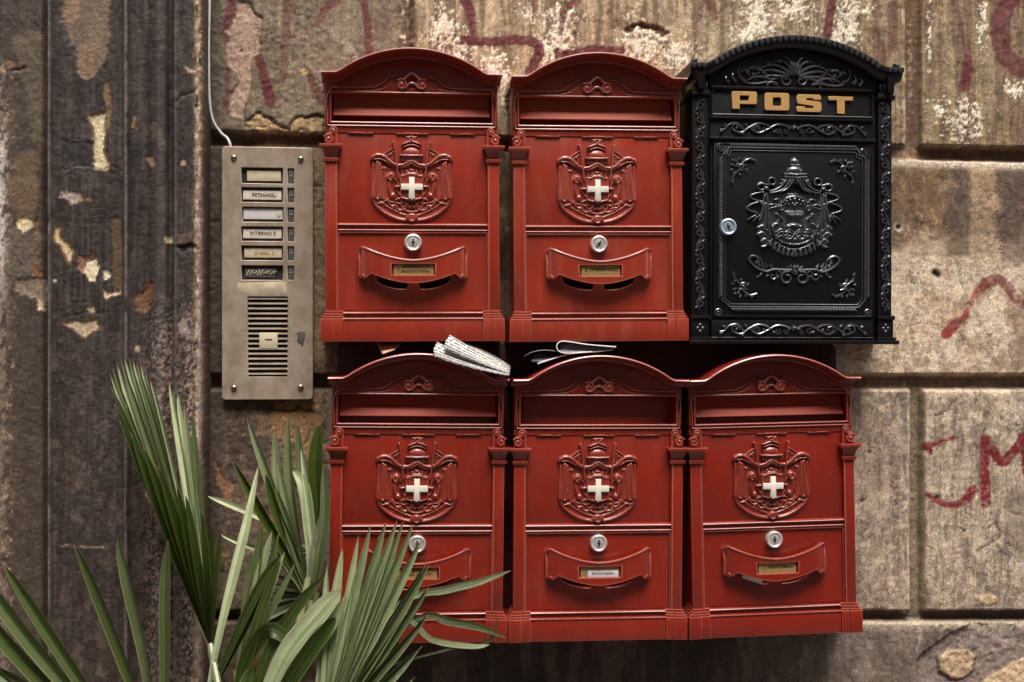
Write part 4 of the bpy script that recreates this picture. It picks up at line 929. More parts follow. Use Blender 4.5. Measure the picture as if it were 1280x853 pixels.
def red_crest():
    h = HF(-54, 54, 145, 262, .5); h.mir = True; h.s = 1 / 6.823
    h.T = lambda p: ((p[0] - 437) / 6.823, 427 - (160 + p[1] / 6.823))
    base = [(437, 300), (300, 320), (180, 290), (98, 270), (92, 590), (126, 664), (216, 738), (330, 784), (437, 798)]
    h.plate(base, 1.6, 14)
    h.stroke([(104, 596), (136, 660), (222, 730), (330, 774), (437, 786)], 15, 2.6, base=1.2, smooth=5)
    h.stroke([(150, 610), (200, 650), (290, 700), (370, 735), (437, 745)], 10, 1.5, base=1.4, smooth=5)
    h.stroke([(340, 640), (365, 685), (400, 706), (437, 708)], 8, 2.4, base=1.5, smooth=4)
    h.stroke([(470, 640), (500, 690), (560, 690), (600, 650)], 7, 2.0, base=1.5, smooth=4)
    for pts, r0, r1, hh in (([(146, 290), (138, 440), (122, 585)], 17, 30, 4.4), ([(168, 300), (172, 440), (166, 590)], 12, 20, 3.6), ([(112, 300), (104, 440), (100, 580)], 10, 14, 3.0),
                            ([(205, 345), (212, 450), (216, 600)], 13, 15, 2.4), ([(186, 360), (188, 480), (196, 600)], 7, 9, 2.0)):
        h.stroke(pts, r0, hh, r1, base=1.4, smooth=4)
    h.dome(140, 600, 34, 12, 3.6, 1.4)
    h.stroke([(106, 246), (150, 226), (205, 240), (262, 288), (315, 312), (370, 306), (412, 284), (437, 272)], 22, 3.6, 13, base=2.6, smooth=6)
    h.stroke([(98, 262), (104, 240), (140, 226)], 16, 3.4, base=2.2, smooth=4)
    h.stroke([(120, 262), (180, 262), (245, 298), (305, 322), (370, 326), (437, 292)], 8, 1.8, base=3.4, smooth=5)
    h.plate([(205, 226), (282, 165), (300, 180), (302, 286), (262, 272)], 2.2, 10, base=1.2)
    h.stroke([(200, 222), (240, 192), (284, 166)], 8, 2.6, base=2.4, smooth=3); h.stroke([(232, 226), (262, 212), (278, 200)], 6, 1.6, base=3); h.dome(258, 226, 14, 12, 2.2, 2.6)
    h.stroke([(282, 118), (298, 200), (310, 300), (322, 420)], 13, 4.6, 6, base=3.0, smooth=4)
    h.dome(437, 204, 78, 52, 5.6, 1.4); h.stroke([(345, 228), (437, 232), (530, 228)], 9, 3.6, base=4.4)
    h.plate([(350, 236), (525, 236), (515, 282), (437, 292), (360, 282)], 3.2, 8, base=1.0)
    for x in (356, 378, 400, 420, 437): h.stroke([(x, 240), (x, 270)], 6, 1.6, base=3.6)
    h.plate([(392, 62), (437, 58), (437, 130), (400, 126), (358, 136), (376, 108), (388, 88)], 4.2, 12, base=1.0)
    h.stroke([(396, 68), (437, 100)], 8, 1.6, base=4.4); h.stroke([(362, 132), (398, 118), (437, 104)], 8, 1.8, base=4.2); h.stroke([(395, 70), (437, 66)], 7, 1.2, base=4.4)
    h.stroke([(372, 156), (400, 142), (437, 136)], 8, 2.4, base=3)
    for x, z, rx, rz in ((437, 352, 26, 12), (205, 340, 20, 13), (395, 362, 14, 12)): h.dome(x, z, rx, rz, 3.4, 1.6)
    h.stroke([(345, 340), (360, 372), (350, 400)], 8, 2.0, base=1.4, smooth=3); h.stroke([(385, 380), (437, 372)], 10, 2, base=1.8)
    h.dome(262, 412, 42, 40, 4.6, 1.4); h.stroke(spiral(262, 412, 30, 10, 90, 420, 14), 7, 1.6, base=5.2)
    h.stroke([(255, 440), (248, 500), (262, 560)], 20, 3.8, 18, base=1.4, smooth=4); h.dome(276, 572, 30, 30, 4.4, 1.4); h.stroke([(300, 430), (318, 470), (312, 520), (330, 560)], 8, 2.6, base=1.6, smooth=4)
    h.stroke([(298, 496), (345, 492)], 9, 3.4, 12, base=3)
    for pts in ([(300, 610), (330, 596), (350, 620), (330, 640), (305, 630)], [(200, 625), (220, 610), (240, 632), (268, 660), (300, 652)], [(268, 690), (285, 668), (305, 660), (320, 680)], [(350, 640), (372, 626), (390, 652), (372, 668)], [(395, 640), (415, 672), (437, 660)], [(120, 620), (150, 640), (186, 632), (206, 652)], [(230, 600), (250, 622), (285, 630)]):
        h.stroke(pts, 7, 2.2, base=1.8, smooth=4)
    h.plate([(345, 398), (437, 398), (437, 612), (392, 600), (345, 592)], 4.6, 8, base=1.6)
    h.stroke([(345, 402), (345, 590)], 7, 1.4, base=5.6); h.stroke([(350, 404), (384, 400), (400, 390), (437, 386)], 10, 2.4, base=5.2, smooth=3); h.stroke([(345, 592), (392, 602), (437, 614)], 7, 1.2, base=5.6)
    h.dome(437, 764, 48, 36, 5.0, 1.8); h.ring(437, 764, 26, 9, 1.8, base=5.2); h.stroke([(384, 786), (402, 742), (437, 726)], 8, 2.2, base=4, smooth=3)
    h.H += np.where(h.H > 0, (fbm(h.X / 1.6, h.Z / 1.6, 7, 3) - .5) * .5, 0)
    return h.mesh('crest relief', M['relief_deep'], -69.4, cutoff=-.99)
def red_cross():
    T = lambda x, z: ((x - 437) / 6.823, 427 - (160 + z / 6.823))
    o = [(414, 416), (461, 416), (461, 474), (531, 474), (531, 526), (463, 526), (463, 596), (437, 612), (411, 596), (411, 526), (345, 526), (345, 474), (414, 474)]
    return MB().prism([T(*p) for p in o], -79.2, -74, .9)

SHARE = {}
def share(key, make):
    if key not in SHARE: SHARE[key] = make()
    return SHARE[key]
def put(name, me, mat, parent, loc=(0, 0, 0)):
    o = bpy.data.objects.new(name, me); col.objects.link(o); o.parent = parent; o.location = loc
    if not me.materials: me.materials.append(mat)
    o.material_slots[0].link = 'OBJECT'; o.material_slots[0].material = mat
    return o
def mk(f, *a, sharp=35, sc=.99):
    def g():
        r = f(*a)
        if isinstance(r, MB):
            me = r.mesh(f.__name__, M['red_deep'], sharp, U * sc)
        else:
            me = r; me.transform(__import__('mathutils').Matrix.Scale(sc, 4))
        return me
    return g

def red_mailbox(x, z, roll, tone, label, lines, key, flap=True, paper=False):
    root = empty('red_mailbox', (x, 0, z), label, 'mailbox', 'red mailboxes hung on the stone wall'); root.rotation_euler = (0, -math.radians(roll), 0)
    R = M['red_%d' % tone]; RR = M['relief_%d' % tone]; faded = tone < 3
    P_ = lambda name, f, mat=R, *a: put(name, share((f.__name__,) + a, mk(f, *a)), mat, root)
    P_('body', red_body); P_('roof', red_roof); P_('front_frame', red_tympanum); P_('slot_frame', red_slot_frame); P_('slot_back', red_mouth, M['board'])
    fl = P_('slot_flap', red_flap, M['flap_faded' if faded else 'flap_deep'])
    if not flap: fl.location = (0, 0.022, 0.004)
    for s in (-1, 1):
        q = put('pilaster', share(('pil', s), mk(red_pilaster, s)), R, root); c = share(('cap', s), mk(red_capital, s)); put('capital', c, R, q)
    P_('upper_panel', red_panel)
    cr = put('crest', share('crest', mk(red_crest)), RR, root, (-.001, 0, 0)); put('cross', share('cross', mk(red_cross)), M['white'], cr)
    d = put('lower_door', share('door', mk(red_door)), R, root); put('door_frame', share('dframe', mk(red_door_frame)), R, d)
    ln = MB(); ln.box(-90, 91, -54, -52.6, 42, 136, 0); put('slit_shade_plate', share('slit_shade', lambda: ln.mesh('slit_shade', M['hole'])), M['hole'], d)  # near-black sheet added to paint the shade inside the handle slits
    P_('plinth', red_plinth)
    h = put('handle', share('handle', mk(red_handle)), R, root)
    a, b = lock_parts(-69.5, key)
    lk = a.build('lock', M['chrome'], root, 30, (.6 * U, 0, 123 * U)); b.build('keyhole', M['hole'], lk)
    y = PLATE_Y * .99
    pl = MB(); pl.box(-23.5, 25.5, y - 1.0, y, 81, 98, .3); o = pl.build('name_plate', M['brass'], root)
    if paper:
        pp = MB(); pp.box(-14.5, 24, y - 1.6, y - 1.05, 82, 90.5, .2); pl = pp.build('paper_label', M['paper_cool'], o)
        for body, tx, tz, sz, wd, mt in lines:
            put('lettering', text_mesh('lettering', body, sz, M[mt], wd, .3), M[mt], o, (tx * U, (y - 1.6) * U, tz * U))
    else:
        for body, tx, tz, sz, wd, mt in lines:
            put('lettering', text_mesh('lettering', body, sz, M[mt], wd, .3), M[mt], o, (tx * U, (y - 1.0) * U, tz * U))
    return root

# ------------------------------------------------------------------ the black mailbox (x from its middle, z from its foot)
KX, KZ = 1.052, 1.023
class KB(MB):
    def strand(self, pts, r, y, r1=None, n=6, ysc=1.0):
        return super().strand(pts, r * 1.22, y, None if r1 is None else r1 * 1.2, n + 1, ysc)
    def leaf(self, cx, cz, ln, wd, ang, y, h=2.0):
        return super().leaf(cx, cz, ln * 1.06, wd * 1.3, ang, y, h * 1.25)
    def build(self, name, mat, parent=None, sharp=35, loc=(0, 0, 0)):
        self.v = [(x * KX, y, z * KZ) for x, y, z in self.v]; return super().build(name, mat, parent, sharp, loc)
def kp(px, py): return (px - 991, 431 - py)
def vine_column(m, x0, z0, z1, y, flip=1):
    pitch = 17.4; n = int((z1 - z0) / pitch); pts = []
    for i in range(n * 6 + 1):
        t = i / 6; pts.append((x0 + flip * 2.6 * math.sin(t * math.pi), z0 + t * pitch * (z1 - z0) / (n * pitch)))
    m.strand(pts, 1.05, y, n=5)
    for k in range(n):
        zc = z0 + (k + .5) * (z1 - z0) / n; s = flip * (1 if k % 2 == 0 else -1)
        m.strand(spiral(x0 - s * .6, zc, 5.4, 1.2, 90, 90 - s * 480, 18), 1.3, y - .5, .9, 5)
        m.leaf(x0 - s * 2, zc + 5.5, 5.5, 1.5, 90 + s * 50, y - .6, 1.4); m.leaf(x0 + s * 3, zc - 3, 4.5, 1.3, -90 + s * 30, y - .6, 1.2)
def scroll_band(m, zc, hw, y):
    for s in (-1, 1):
        path = [(s * x, zc + z) for x, z in ((4, 1), (12, 4.5), (22, 5), (33, -1), (44, -5.5), (53, -1), (50, 4), (44, 3), (43, 0))]
        m.strand(bez(path, 5), 1.3, y, 1.0, 6)
        m.strand(bez([(s * x, zc + z) for x, z in ((30, 1.5), (36, 5), (46, 6), (56, 1), (66, -5.5), (76, -2), (76, 4), (70, 5), (67, 1))], 5), 1.3, y, 1.0, 6)
        m.strand(bez([(s * x, zc + z) for x, z in ((62, -3), (70, 6.5), (80, 5), (86, -1), (92, -2))], 5), 1.1, y, .5, 6)
        m.strand(spiral(s * 47, zc - .5, 5, 1.2, 200 if s > 0 else -20, 200 - s * 420, 14), 1.0, y, .8, 5)
        m.strand(spiral(s * 20, zc - 2, 4, 1, 60, 60 + s * 400, 12), .9, y, .7, 5); m.strand(spiral(s * 9, zc - 3, 3.2, .8, 120, 120 - s * 400, 12), .9, y, .6, 5)
        for lx, lz, ang in ((0, 0, 60), (4, 0, 30), (27, -2, 200), (38, 2, 240), (58, 3, 45), (62, -4, 300), (84, 3, 20), (88, -3, -30), (72, -1, 120)):
            m.leaf(s * lx, zc + lz, 5.5, 1.4, ang if s > 0 else 180 - ang, y - .3, 1.6)
    m.leaf(0, zc - 2, 9, 1.6, 90, y - .8, 1.8)
def corner_ornament(sx, sz):
    """sprays of leaves filling a corner, pointing to the middle"""
    m = KB(); y = -75.4; X = lambda x: x * sx; Z = lambda z: z * sz
    tr = lambda L_: [(X(a), Z(b)) for a, b in L_]
    m.strand(bez(tr([(16, 10), (8, 12), (2, 9), (-3, 4), (-6, 6), (-8, 2)]), 5), 1.2, y, .9, 6); m.strand(bez(tr([(-13, -18), (-12, -10), (-8, -5), (-3, -1), (0, 3), (5, 5)]), 5), 1.2, y, .9, 6)
    m.strand(spiral(X(-1), Z(1), 4.6, 1, 60, 460, 14), 1.1, y, .8, 6)
    for a, b, an in ((-6, 8, 130), (-10, 4, 160), (-10, 9, 140), (-4, 11, 100), (2, 11, 70), (-12, -1, 200), (-9, -6, 190), (8, 13, 20), (4, 1, -60), (-3, -5, -100), (-13, -14, 250)):
        an_ = math.degrees(math.atan2(math.sin(math.radians(an)) * sz, math.cos(math.radians(an)) * sx)); m.leaf(X(a * .9), Z(b * .9), 5.5, 1.5, an_, y + .4, 1.8)
    return m

def black_crest():
    h = HF(-62, 62, 104, 238, .5); h.mir = True; h.s = 1 / 5.687
    h.T = lambda p: ((p[0] - 430) / 5.687, 431 - (185 + p[1] / 5.687))
    h.dome(430, 78, 12, 14, 4); h.dome(430, 100, 34, 30, 5); h.stroke([(395, 122), (430, 126)], 7, 6); h.plate([(400, 118), (430, 118), (430, 150), (385, 150)], 5, 8)
    h.dome(430, 165, 62, 40, 7.5); h.stroke([(352, 186), (430, 192)], 8, 6.5, base=1); h.stroke([(350, 208), (430, 214)], 8, 6.5, base=1)
    for i in range(8): h.dome(358 + i * 10.5, 197, 4.5, 4.5, 2, 6.0)
    h.plate([(355, 205), (430, 205), (430, 240), (335, 240)], 5, 8)
    for a in ([(392, 232), (352, 290), (296, 316), (248, 322)], [(412, 232), (375, 290), (320, 318)], [(368, 228), (330, 275), (275, 305), (246, 308)], [(340, 232), (345, 245), (322, 262)]):
        h.stroke(a, 12, 4.2, 6, base=2.0, smooth=5)
    h.plate([(372, 225), (430, 225), (430, 262), (396, 250)], 1.5, 8, base=3)
    h.ring(266, 240, 25, 8, 4.0, base=1.5); h.ring(190, 278, 26, 8, 3.6, base=1); h.dome(228, 290, 22, 16, 5.0); h.stroke([(165, 268), (200, 258), (240, 268)], 8, 3, base=2, smooth=3)
    h.stroke([(210, 318), (160, 326), (118, 344), (128, 366), (180, 384), (196, 400)], 8, 3.0, base=.6, smooth=5)
    h.stroke([(196, 384), (130, 402), (92, 430), (110, 450), (160, 466), (176, 490)], 8, 3.0, base=.6, smooth=5)
    h.stroke([(150, 484), (120, 500), (98, 516)], 9, 3.0, 4, base=.6, smooth=3); h.stroke([(176, 486), (150, 508), (134, 530)], 9, 3.0, 4, base=.6, smooth=3)
    h.plate([(214, 325), (244, 325), (252, 440), (262, 540), (290, 622), (262, 640), (232, 716), (196, 712), (196, 660), (166, 612), (172, 560), (186, 480)], 2.6, 22)
    for a, r0, r1 in (([(226, 330), (238, 440), (258, 550), (288, 620)], 9, 7), ([(212, 340), (204, 440), (182, 520)], 9, 14), ([(222, 400), (220, 500), (210, 580)], 8, 16), ([(240, 470), (240, 560), (254, 620)], 7, 12)):
        h.stroke(a, r0, 3.6, r1, base=1.6, smooth=4)
    h.stroke([(172, 572), (200, 560), (232, 596)], 16, 3.4, 8, base=1.4, smooth=3); h.stroke([(172, 618), (204, 606), (244, 646)], 16, 3.2, 8, base=1.2, smooth=3); h.stroke([(196, 668), (222, 652), (252, 690)], 15, 3.0, 7, base=1, smooth=3); h.stroke([(196, 706), (226, 700), (248, 668)], 9, 2.4, base=1, smooth=3)
    h.plate([(244, 330), (430, 320), (430, 700), (330, 668), (290, 622), (262, 540)], .8, 6)
    h.stroke([(344, 392), (370, 362), (400, 352), (430, 345)], 10, 3.4, base=1, smooth=4)
    for x, z, r in ((372, 382, 13), (398, 372, 13), (430, 366, 16), (416, 396, 12), (388, 402, 9), (360, 404, 9), (430, 408, 10)): h.dome(x, z, r, r, 3.2, 1)
    h.ring(334, 428, 17, 7, 3.6, base=1); h.dome(334, 428, 8, 8, 4, 1)
    h.stroke([(284, 372), (306, 366), (324, 376), (322, 398), (306, 410)], 8, 3.4, base=.8, smooth=4); h.stroke([(256, 408), (280, 404), (300, 412), (322, 410)], 6, 2.8, base=.8, smooth=3); h.stroke([(256, 434), (284, 424), (318, 420)], 6, 2.8, base=.8, smooth=3)
    h.plate([(362, 450), (430, 446), (430, 498), (395, 492), (368, 474)], 3.4, 14, base=.8)
    for i in range(5):
        for j in range(3): h.dome(380 + i * 12, 456 + j * 12, 4, 4, 1.0, 4.2)
    h.stroke([(302, 474), (326, 494), (350, 516), (352, 552), (356, 580)], 7, 3.0, base=.8, smooth=4); h.dome(304, 474, 11, 9, 3.4, .8); h.stroke([(270, 566), (288, 546), (306, 540)], 7, 2.8, base=.8, smooth=3); h.stroke([(318, 510), (306, 530), (312, 548)], 5, 2.4, base=.8)
    h.dome(430, 552, 44, 15, 4.0, .8); h.dome(388, 560, 16, 12, 3.6, .8)
    for z0, am in ((592, 12), (612, 14), (636, 12)):
        h.stroke([(300 + (i * 18.5), z0 + am * math.cos(i * math.pi / 1.75)) for i in range(8)], 6, 2.6, base=.8, smooth=4)
    h.stroke([(344, 600), (356, 630), (380, 650), (410, 640), (430, 610)], 6, 2.8, base=1, smooth=4); h.dome(430, 652, 15, 12, 3, .8); h.stroke([(280, 594), (284, 620), (320, 640)], 6, 2.6, base=.8, smooth=3)
    for cz, n_ in ((0, 11), (34, 12)):
        for i in range(n_):
            a = math.radians(270 - (i + .5) * 5.6); h.dome(430 + 205 * math.cos(a) * (1 + cz * .001), 490 - (202 + cz) * math.sin(a) * 1.0, 5.6, 5.6, 2.8, .6)
        h.stroke([(430 + 200 * math.cos(math.radians(270 - i * 6)), 490 - (196 + cz) * math.sin(math.radians(270 - i * 6))) for i in range(11)], 3.4, 1.6, base=.4)
    for i in range(6):
        a = math.radians(270 - (i + .2) * 8.5); cx, cz = 430 + 236 * math.cos(a), 490 - 262 * math.sin(a); h.stroke([(cx, cz - 20), (cx - 6, cz + 14)], 9, 3.0, 15, base=.2)
    return h.mesh('black crest relief', M['pewter'], -74.0, cutoff=-.99)

def black_mailbox():
    cx, cz = 0.4371, -0.0049 + ZC
    root = empty('black_mailbox', (cx, 0, cz), 'ornate black mailbox with gold POST lettering and scrollwork, upper right of the group', 'mailbox'); root.rotation_euler = (0, math.radians(.1), 0)
    K = M['black']; W = M['pewter']
    b = KB(); b.prism([(-120, 2), (122, 2), (122, 340), (110, 346)] + arch(108, 346, 378)[::-1] + [(-110, 346), (-120, 340)], -66, -1, 1.5)
    b.box(-104, 104, -70.5, -60, 4, 325, .8); b.prism([(-105, 318), (105, 318), (105, 340)] + arch(104, 342, 374)[::-1] + [(-105, 340)], -71.5, -60, .8); b.build('body', K, root)
    r = KB(); prof = [(-16, -2), (0, -2), (0, -80), (-.4, -86.5), (-2, -88.5), (-5, -88.5), (-6.4, -87), (-7.5, -84), (-11, -83), (-14.5, -79), (-16.5, -74), (-16.5, -2)]
    r.sweep([(-131.5, 348.5), (-113, 348.5)] + arch(108, 350.5, 385.5, 40) + [(113, 348.5), (133.5, 348.5)], prof)
    for s in (-1, 1):
        e = 132 * s; r.prism([(e, 348), (e - 18 * s, 349), (e - 18 * s, 316), (e - 10 * s, 316), (e - 9 * s, 330), (e - 4 * s, 336), (e, 339)], -86, -2, 1.2)
        r.dome(e - 5 * s, 350, 3, 4, -82, 3); r.box(e - 7 * s - 2.2, e - 7 * s + 2.2, -84, -78, 348, 353, 1)
    r.build('roof', K, root)
    t = KB(); ap = arch(107, 350.5, 385.5, 60)
    d = [0]
    for i in range(1, len(ap)): d.append(d[-1] + math.dist(ap[i], ap[i - 1]))
    N = 29
    for k in range(N):
        q = d[-1] * (k + .5) / N; i = max(j for j in range(len(d)) if d[j] <= q); i = min(i, len(ap) - 2); f = (q - d[i]) / (d[i + 1] - d[i])
        x = ap[i][0] + (ap[i + 1][0] - ap[i][0]) * f; z = ap[i][1] + (ap[i + 1][1] - ap[i][1]) * f
        tx, tz = ap[i + 1][0] - ap[i][0], ap[i + 1][1] - ap[i][1]; l = math.hypot(tx, tz); tx /= l; tz /= l; nx, nz = tz, -tx
        t.prism([(x + tx * a + nx * b_, z + tz * a + nz * b_) for a, b_ in ((-3.1, 1.2), (3.1, 1.2), (3.1, 6.0), (1.6, 8.4), (0, 9.2), (-1.6, 8.4), (-3.1, 6.0))], -90.5, -84, 1.6)
    for s in (-1, 1):
        for k in range(3): t.prism([(s * (116 + k * 6) + a, 344.5 + b_) for a, b_ in ((-2.6, 2.6), (2.6, 2.6), (2.4, -2.6), (0, -4.2), (-2.4, -2.6))], -90, -84, 1.4)
    t.build('roof_trim', W, root)
    o = KB(); y = -73.2                                                                    # foliage in the arched top
    for s in (-1, 1):
        o.strand(bez([(s * x, z) for x, z in ((6, 337), (20, 334), (40, 327), (56, 326), (66, 331), (71, 340), (68, 346))], 5), 1.7, y, .9, 6)
        o.strand(spiral(s * 9, 331, 8, 1.5, 90 if s > 0 else 90, 90 - s * 420, 16), 1.5, y, 1, 6)
        for q in ([(3, 338), (8, 350), (18, 356), (26, 353)], [(5, 338), (14, 346), (27, 350), (38, 347), (42, 343)], [(7, 336), (18, 341), (33, 343), (46, 339), (52, 334)], [(12, 335), (26, 336), (40, 335), (50, 330)], [(2, 340), (4, 352), (10, 360), (15, 360)],
                  [(28, 330), (38, 334), (50, 334), (58, 330)], [(46, 344), (54, 345), (58, 340), (54, 335)], [(58, 338), (62, 343), (66, 340)], [(22, 326), (30, 328), (34, 324), (30, 321)], [(74, 328), (78, 334), (76, 339)], [(82, 327), (86, 331), (84, 335)]):
            o.tube([(s * a, y - .8 * math.sin(k_ * .4), b_) for k_, (a, b_) in enumerate(bez(q, 4))], 2.5, 7, .7)
        for lx, lz, ln, an in ((16, 352, 8, 70), (30, 348, 8, 50), (40, 342, 8, 40), (50, 336, 7, 60), (60, 328, 8, 30), (24, 342, 8, 20), (34, 338, 7, 10)):
            o.leaf(s * lx, lz, ln, 1.8, an if s > 0 else 180 - an, y - .5, 2.2)
    o.leaf(0, 336, 22, 3, 90, y, 2.4); o.build('tympanum_ornament', W, root)
    f = KB(); f.box(-104, 99.5, -75, -70, 318.5, 322.5, 1.2); f.bead([(-102, 286.5), (98, 286.5)], 1.4, -74, False, 2); f.box(-105, 100.5, -74.6, -70, 281, 284.5, 1.2)
    f.bead([(-102, 286), (-102, 318)], .9, -71.5, False, 2); f.bead([(98.5, 286), (98.5, 318)], .9, -71.5, False, 2)
    f.box(-106, 103, -77.5, -70, 254.5, 258.6, 1.6); f.bead([(-105, 253.2), (102, 253.2)], .8, -74)
    f.build('ledges', K, root)
    # lettering
    L_ = []
    def rr(x0, x1, z0, z1, r=3): return arc(x1 - r, z0 + r, r, -90, 0, 3) + arc(x1 - r, z1 - r, r, 0, 90, 3) + arc(x0 + r, z1 - r, r, 90, 180, 3) + arc(x0 + r, z0 + r, r, 180, 270, 3)
    def loc(px, py): return (px - 991) * KX, (431 - py) * KZ
    glyphs = {'P': [[(0, 0), (9.5, 0), (9.5, 6.2)] + arc(28.5, 8.7, 2.5, -90, 0, 3) + arc(28.5, 19.5, 2.5, 0, 90, 3) + [(0, 22)], [(9.5, 10.4), (9.5, 17), (21, 17), (21, 10.4)]],
              'O': [rr(0, 31, 0, 22, 3), rr(10.2, 20.8, 5.6, 16.4, 2)[::-1]],
              'S': [[(0, 0), (29, 0), (31, 2), (31, 11), (29, 13), (12, 15), (12, 17.4), (20.5, 17.4), (20.5, 15.6), (30.5, 15.6), (30.5, 20), (28.5, 22), (2, 22), (0, 20), (0, 12.2), (2, 10.2), (21, 7.6), (21, 4.8), (10, 4.8), (10, 7), (0, 7)]],
              'T': [[(0, 22), (31, 22), (31, 17), (20.5, 17), (20.5, 0), (10.5, 0), (10.5, 17), (0, 17)]]}
    for g, px, py in (('P', 913.5, 137), ('O', 954, 138), ('S', 994.5, 139), ('T', 1034.5, 140.5)):
        x0, z0 = loc(px, py); pol = [[(x * KX, z * KZ) for x, z in q] for q in glyphs[g]]
        put('letter', curve_mesh('letter', pol, 3.4, .45, M['gold']), M['gold'], root, (x0 * U, -70.4 * U, z0 * U))
    sb = KB(); scroll_band(sb, 270, 90, -72); sb.build('scroll_band', W, root)
    sb = KB(); scroll_band(sb, 18, 90, -76); sb.v = [(x - 1.0, y, z) for x, y, z in sb.v]; sb.build('scroll_band', W, root)
    # pilasters with running vines
    for s, xa, xb in ((-1, -127, -108), (1, 106.5, 124)):
        q = KB(); xc = (xa + xb) / 2
        q.box(xa, xb, -74, -2, 36, 312, 1.2); q.bead([(xa + 1.5, 36), (xa + 1.5, 308)], .7, -73.6); q.bead([(xb - 1.5, 36), (xb - 1.5, 308)], .7, -73.6)
        q.box(xa - 2.5, xb + 2.5, -79, -2, 309, 314.5, 1.4); q.box(xa - 1.5, xb + 1.5, -76, -2, 314, 318, 1)
        for k in range(4): q.leaf(xa + 3 + k * 4.4, 318, 12, 2, 90, -75, 1.6)
        q.box(xa - 2.5, xb + 2.5, -80, -2, 31, 36, 1.6); q.box(xa - 1, xb + 1, -77, -2, 8, 31, 1.0)
        q.box(xa - 3, xb + 3, -82, -2, 4.5, 9, 1.5); q.box(xa - 5.5, xb + 5.5, -86, -2, 0, 5, 1.8)
        pl = q.build('pilaster', K, root); v = KB(); vine_column(v, xc, 42, 306, -75, s)
        for a, b_ in ((-3, 20), (3, 20), (0, 24), (0, 16)): v.dome(xc + a, b_, 2, 2, -77, 1.2)
        v.build('vine', W, pl)
    pn = KB(); pn.box(-103, 100, -74.5, -2, 6, 30, 1.0); pn.bead([(-103, 8), (100, 8)], 1.0, -74.4); pn.box(-108, 106, -80, -2, 0, 5.5, 1.8); pn.build('base', K, root)
    # door
    d = KB(); d.box(-100.5, 99.5, -74, -66, 33.5, 252, 1.2); d.bead([(-99, 35), (98, 35), (98, 250.5), (-99, 250.5)], .8, -73.8, True, 1.2)
    inner = [(-80, 46.5), (81, 46.5), (89.5, 55), (89.5, 236), (82, 238), (80, 245.5), (-82, 245.5), (-84, 238), (-90, 236), (-90, 55)]
    door = d.build('door', K, root)
    df = KB(); df.bead(inner, 1.4, -73.8, True, 2.6); df.bead(offset(inner, 3.5), .8, -73.8, True, 1.6); df.build('door_frame', W, door)
    rp = KB()                                                                              # rope mouldings
    def rope(a, b_, n, r):
        for i in range(n):
            x = a[0] + (b_[0] - a[0]) * (i + .5) / n; z = a[1] + (b_[1] - a[1]) * (i + .5) / n
            dx, dz = b_[0] - a[0], b_[1] - a[1]; l = math.hypot(dx, dz); dx /= l; dz /= l; nx, nz = -dz, dx; p = l / n * .75
            rp.tube([(x + nx * r * t - dx * p * t, -75.2 - 1.4 * (1 - t * t), z + nz * r * t - dz * p * t) for t in (-1, -.4, .4, 1)], [.5, 1.1, 1.1, .5], 5)
    rope((-93, 58), (-93, 232), 52, 2.2); rope((92.5, 58), (92.5, 232), 52, 2.2); rope((-78, 43), (79, 43), 48, 1.8); rope((-80, 248.6), (78, 248.6), 48, 1.5)
    for x, z in ((-93, 246), (-94.5, 40), (93, 40)):
        rp.strand(arc(x, z, 3.6, 0, 360, 14), .9, -74.5); rp.dome(x, z, 1.5, 1.5, -74, 1.6)
    for s in (-1, 1): rp.strand(bez([(s * 92, 240), (s * 88, 243), (s * 86, 246), (s * 84, 243), (s * 88, 238)], 4), 1, -75)
    rp.build('rope_moulding', W, door)
    for x, z, sx, sz in ((-65, 219, 1, 1), (61, 219, -1, 1), (-63, 73, 1, -1), (63, 73, -1, -1)):
        c = corner_ornament(-sx if False else sx, sz); c.v = [(a + x, b_, e + z) for a, b_, e in c.v]; c.build('corner_ornament', W, door)
    g = KB(); y = -75.6; zz = 84                                                            # garland under the crest
    for s in (-1, 1):
        o_ = lambda L2: [(s * a, zz + b_) for a, b_ in L2]
        g.strand(bez(o_([(4, 9), (12, 9), (26, 9.5), (36, 7), (48, 12), (56, 20), (54, 26), (47, 25), (44, 18)]), 6), 1.7, y, 1.0, 7)
        g.strand(bez(o_([(58, 22), (50, 27), (42, 22), (38, 12), (30, 6)]), 6), 1.0, y, .8, 6)
        g.strand(spiral(s * 9.5, zz - 1, 8.6, 3.4, 110 if s > 0 else 70, 110 - 400 if s > 0 else 70 + 400, 20), 1.6, y, 1.0, 7)
        g.strand(spiral(s * 27, zz + 1, 5.4, 1.4, 130 if s > 0 else 50, 130 + s * 420, 16), 1.2, y, .9, 6)
        for lx, lz, ln, an in ((38, 9, 9, 70), (33, 10, 9, 60), (28, 10, 8, 70), (42, 12, 8, 60), (46, 15, 7, 80), (40, 6, 6, -60), (32, 4, 6, -50), (16, 6, 6, 20), (20, 3, 6, -70), (46, 2, 4, -110), (3, 10, 7, 75), (6, 9, 7, 50)):
            g.leaf(s * lx, zz + lz, ln, 1.6, an if s > 0 else 180 - an, y + .2, 2.0)
        g.strand(bez(o_([(1, 4), (5, 8), (10, 6)]), 4), 1.1, y, .8)
    g.leaf(0, zz + 6, 11, 2, 90, y, 2.2); g.build('garland', W, door)
    me = black_crest(); me.transform(__import__('mathutils').Matrix.Diagonal((KX, 1, KZ, 1)))
    link('crest', me, W, door)
    a, b = lock_parts(-74, .3); lk = a.build('lock', M['blue_chrome'], door, 30, (-83.5 * KX * U, 0, 146 * KZ * U)); b.build('keyhole', M['hole'], lk)
    return root

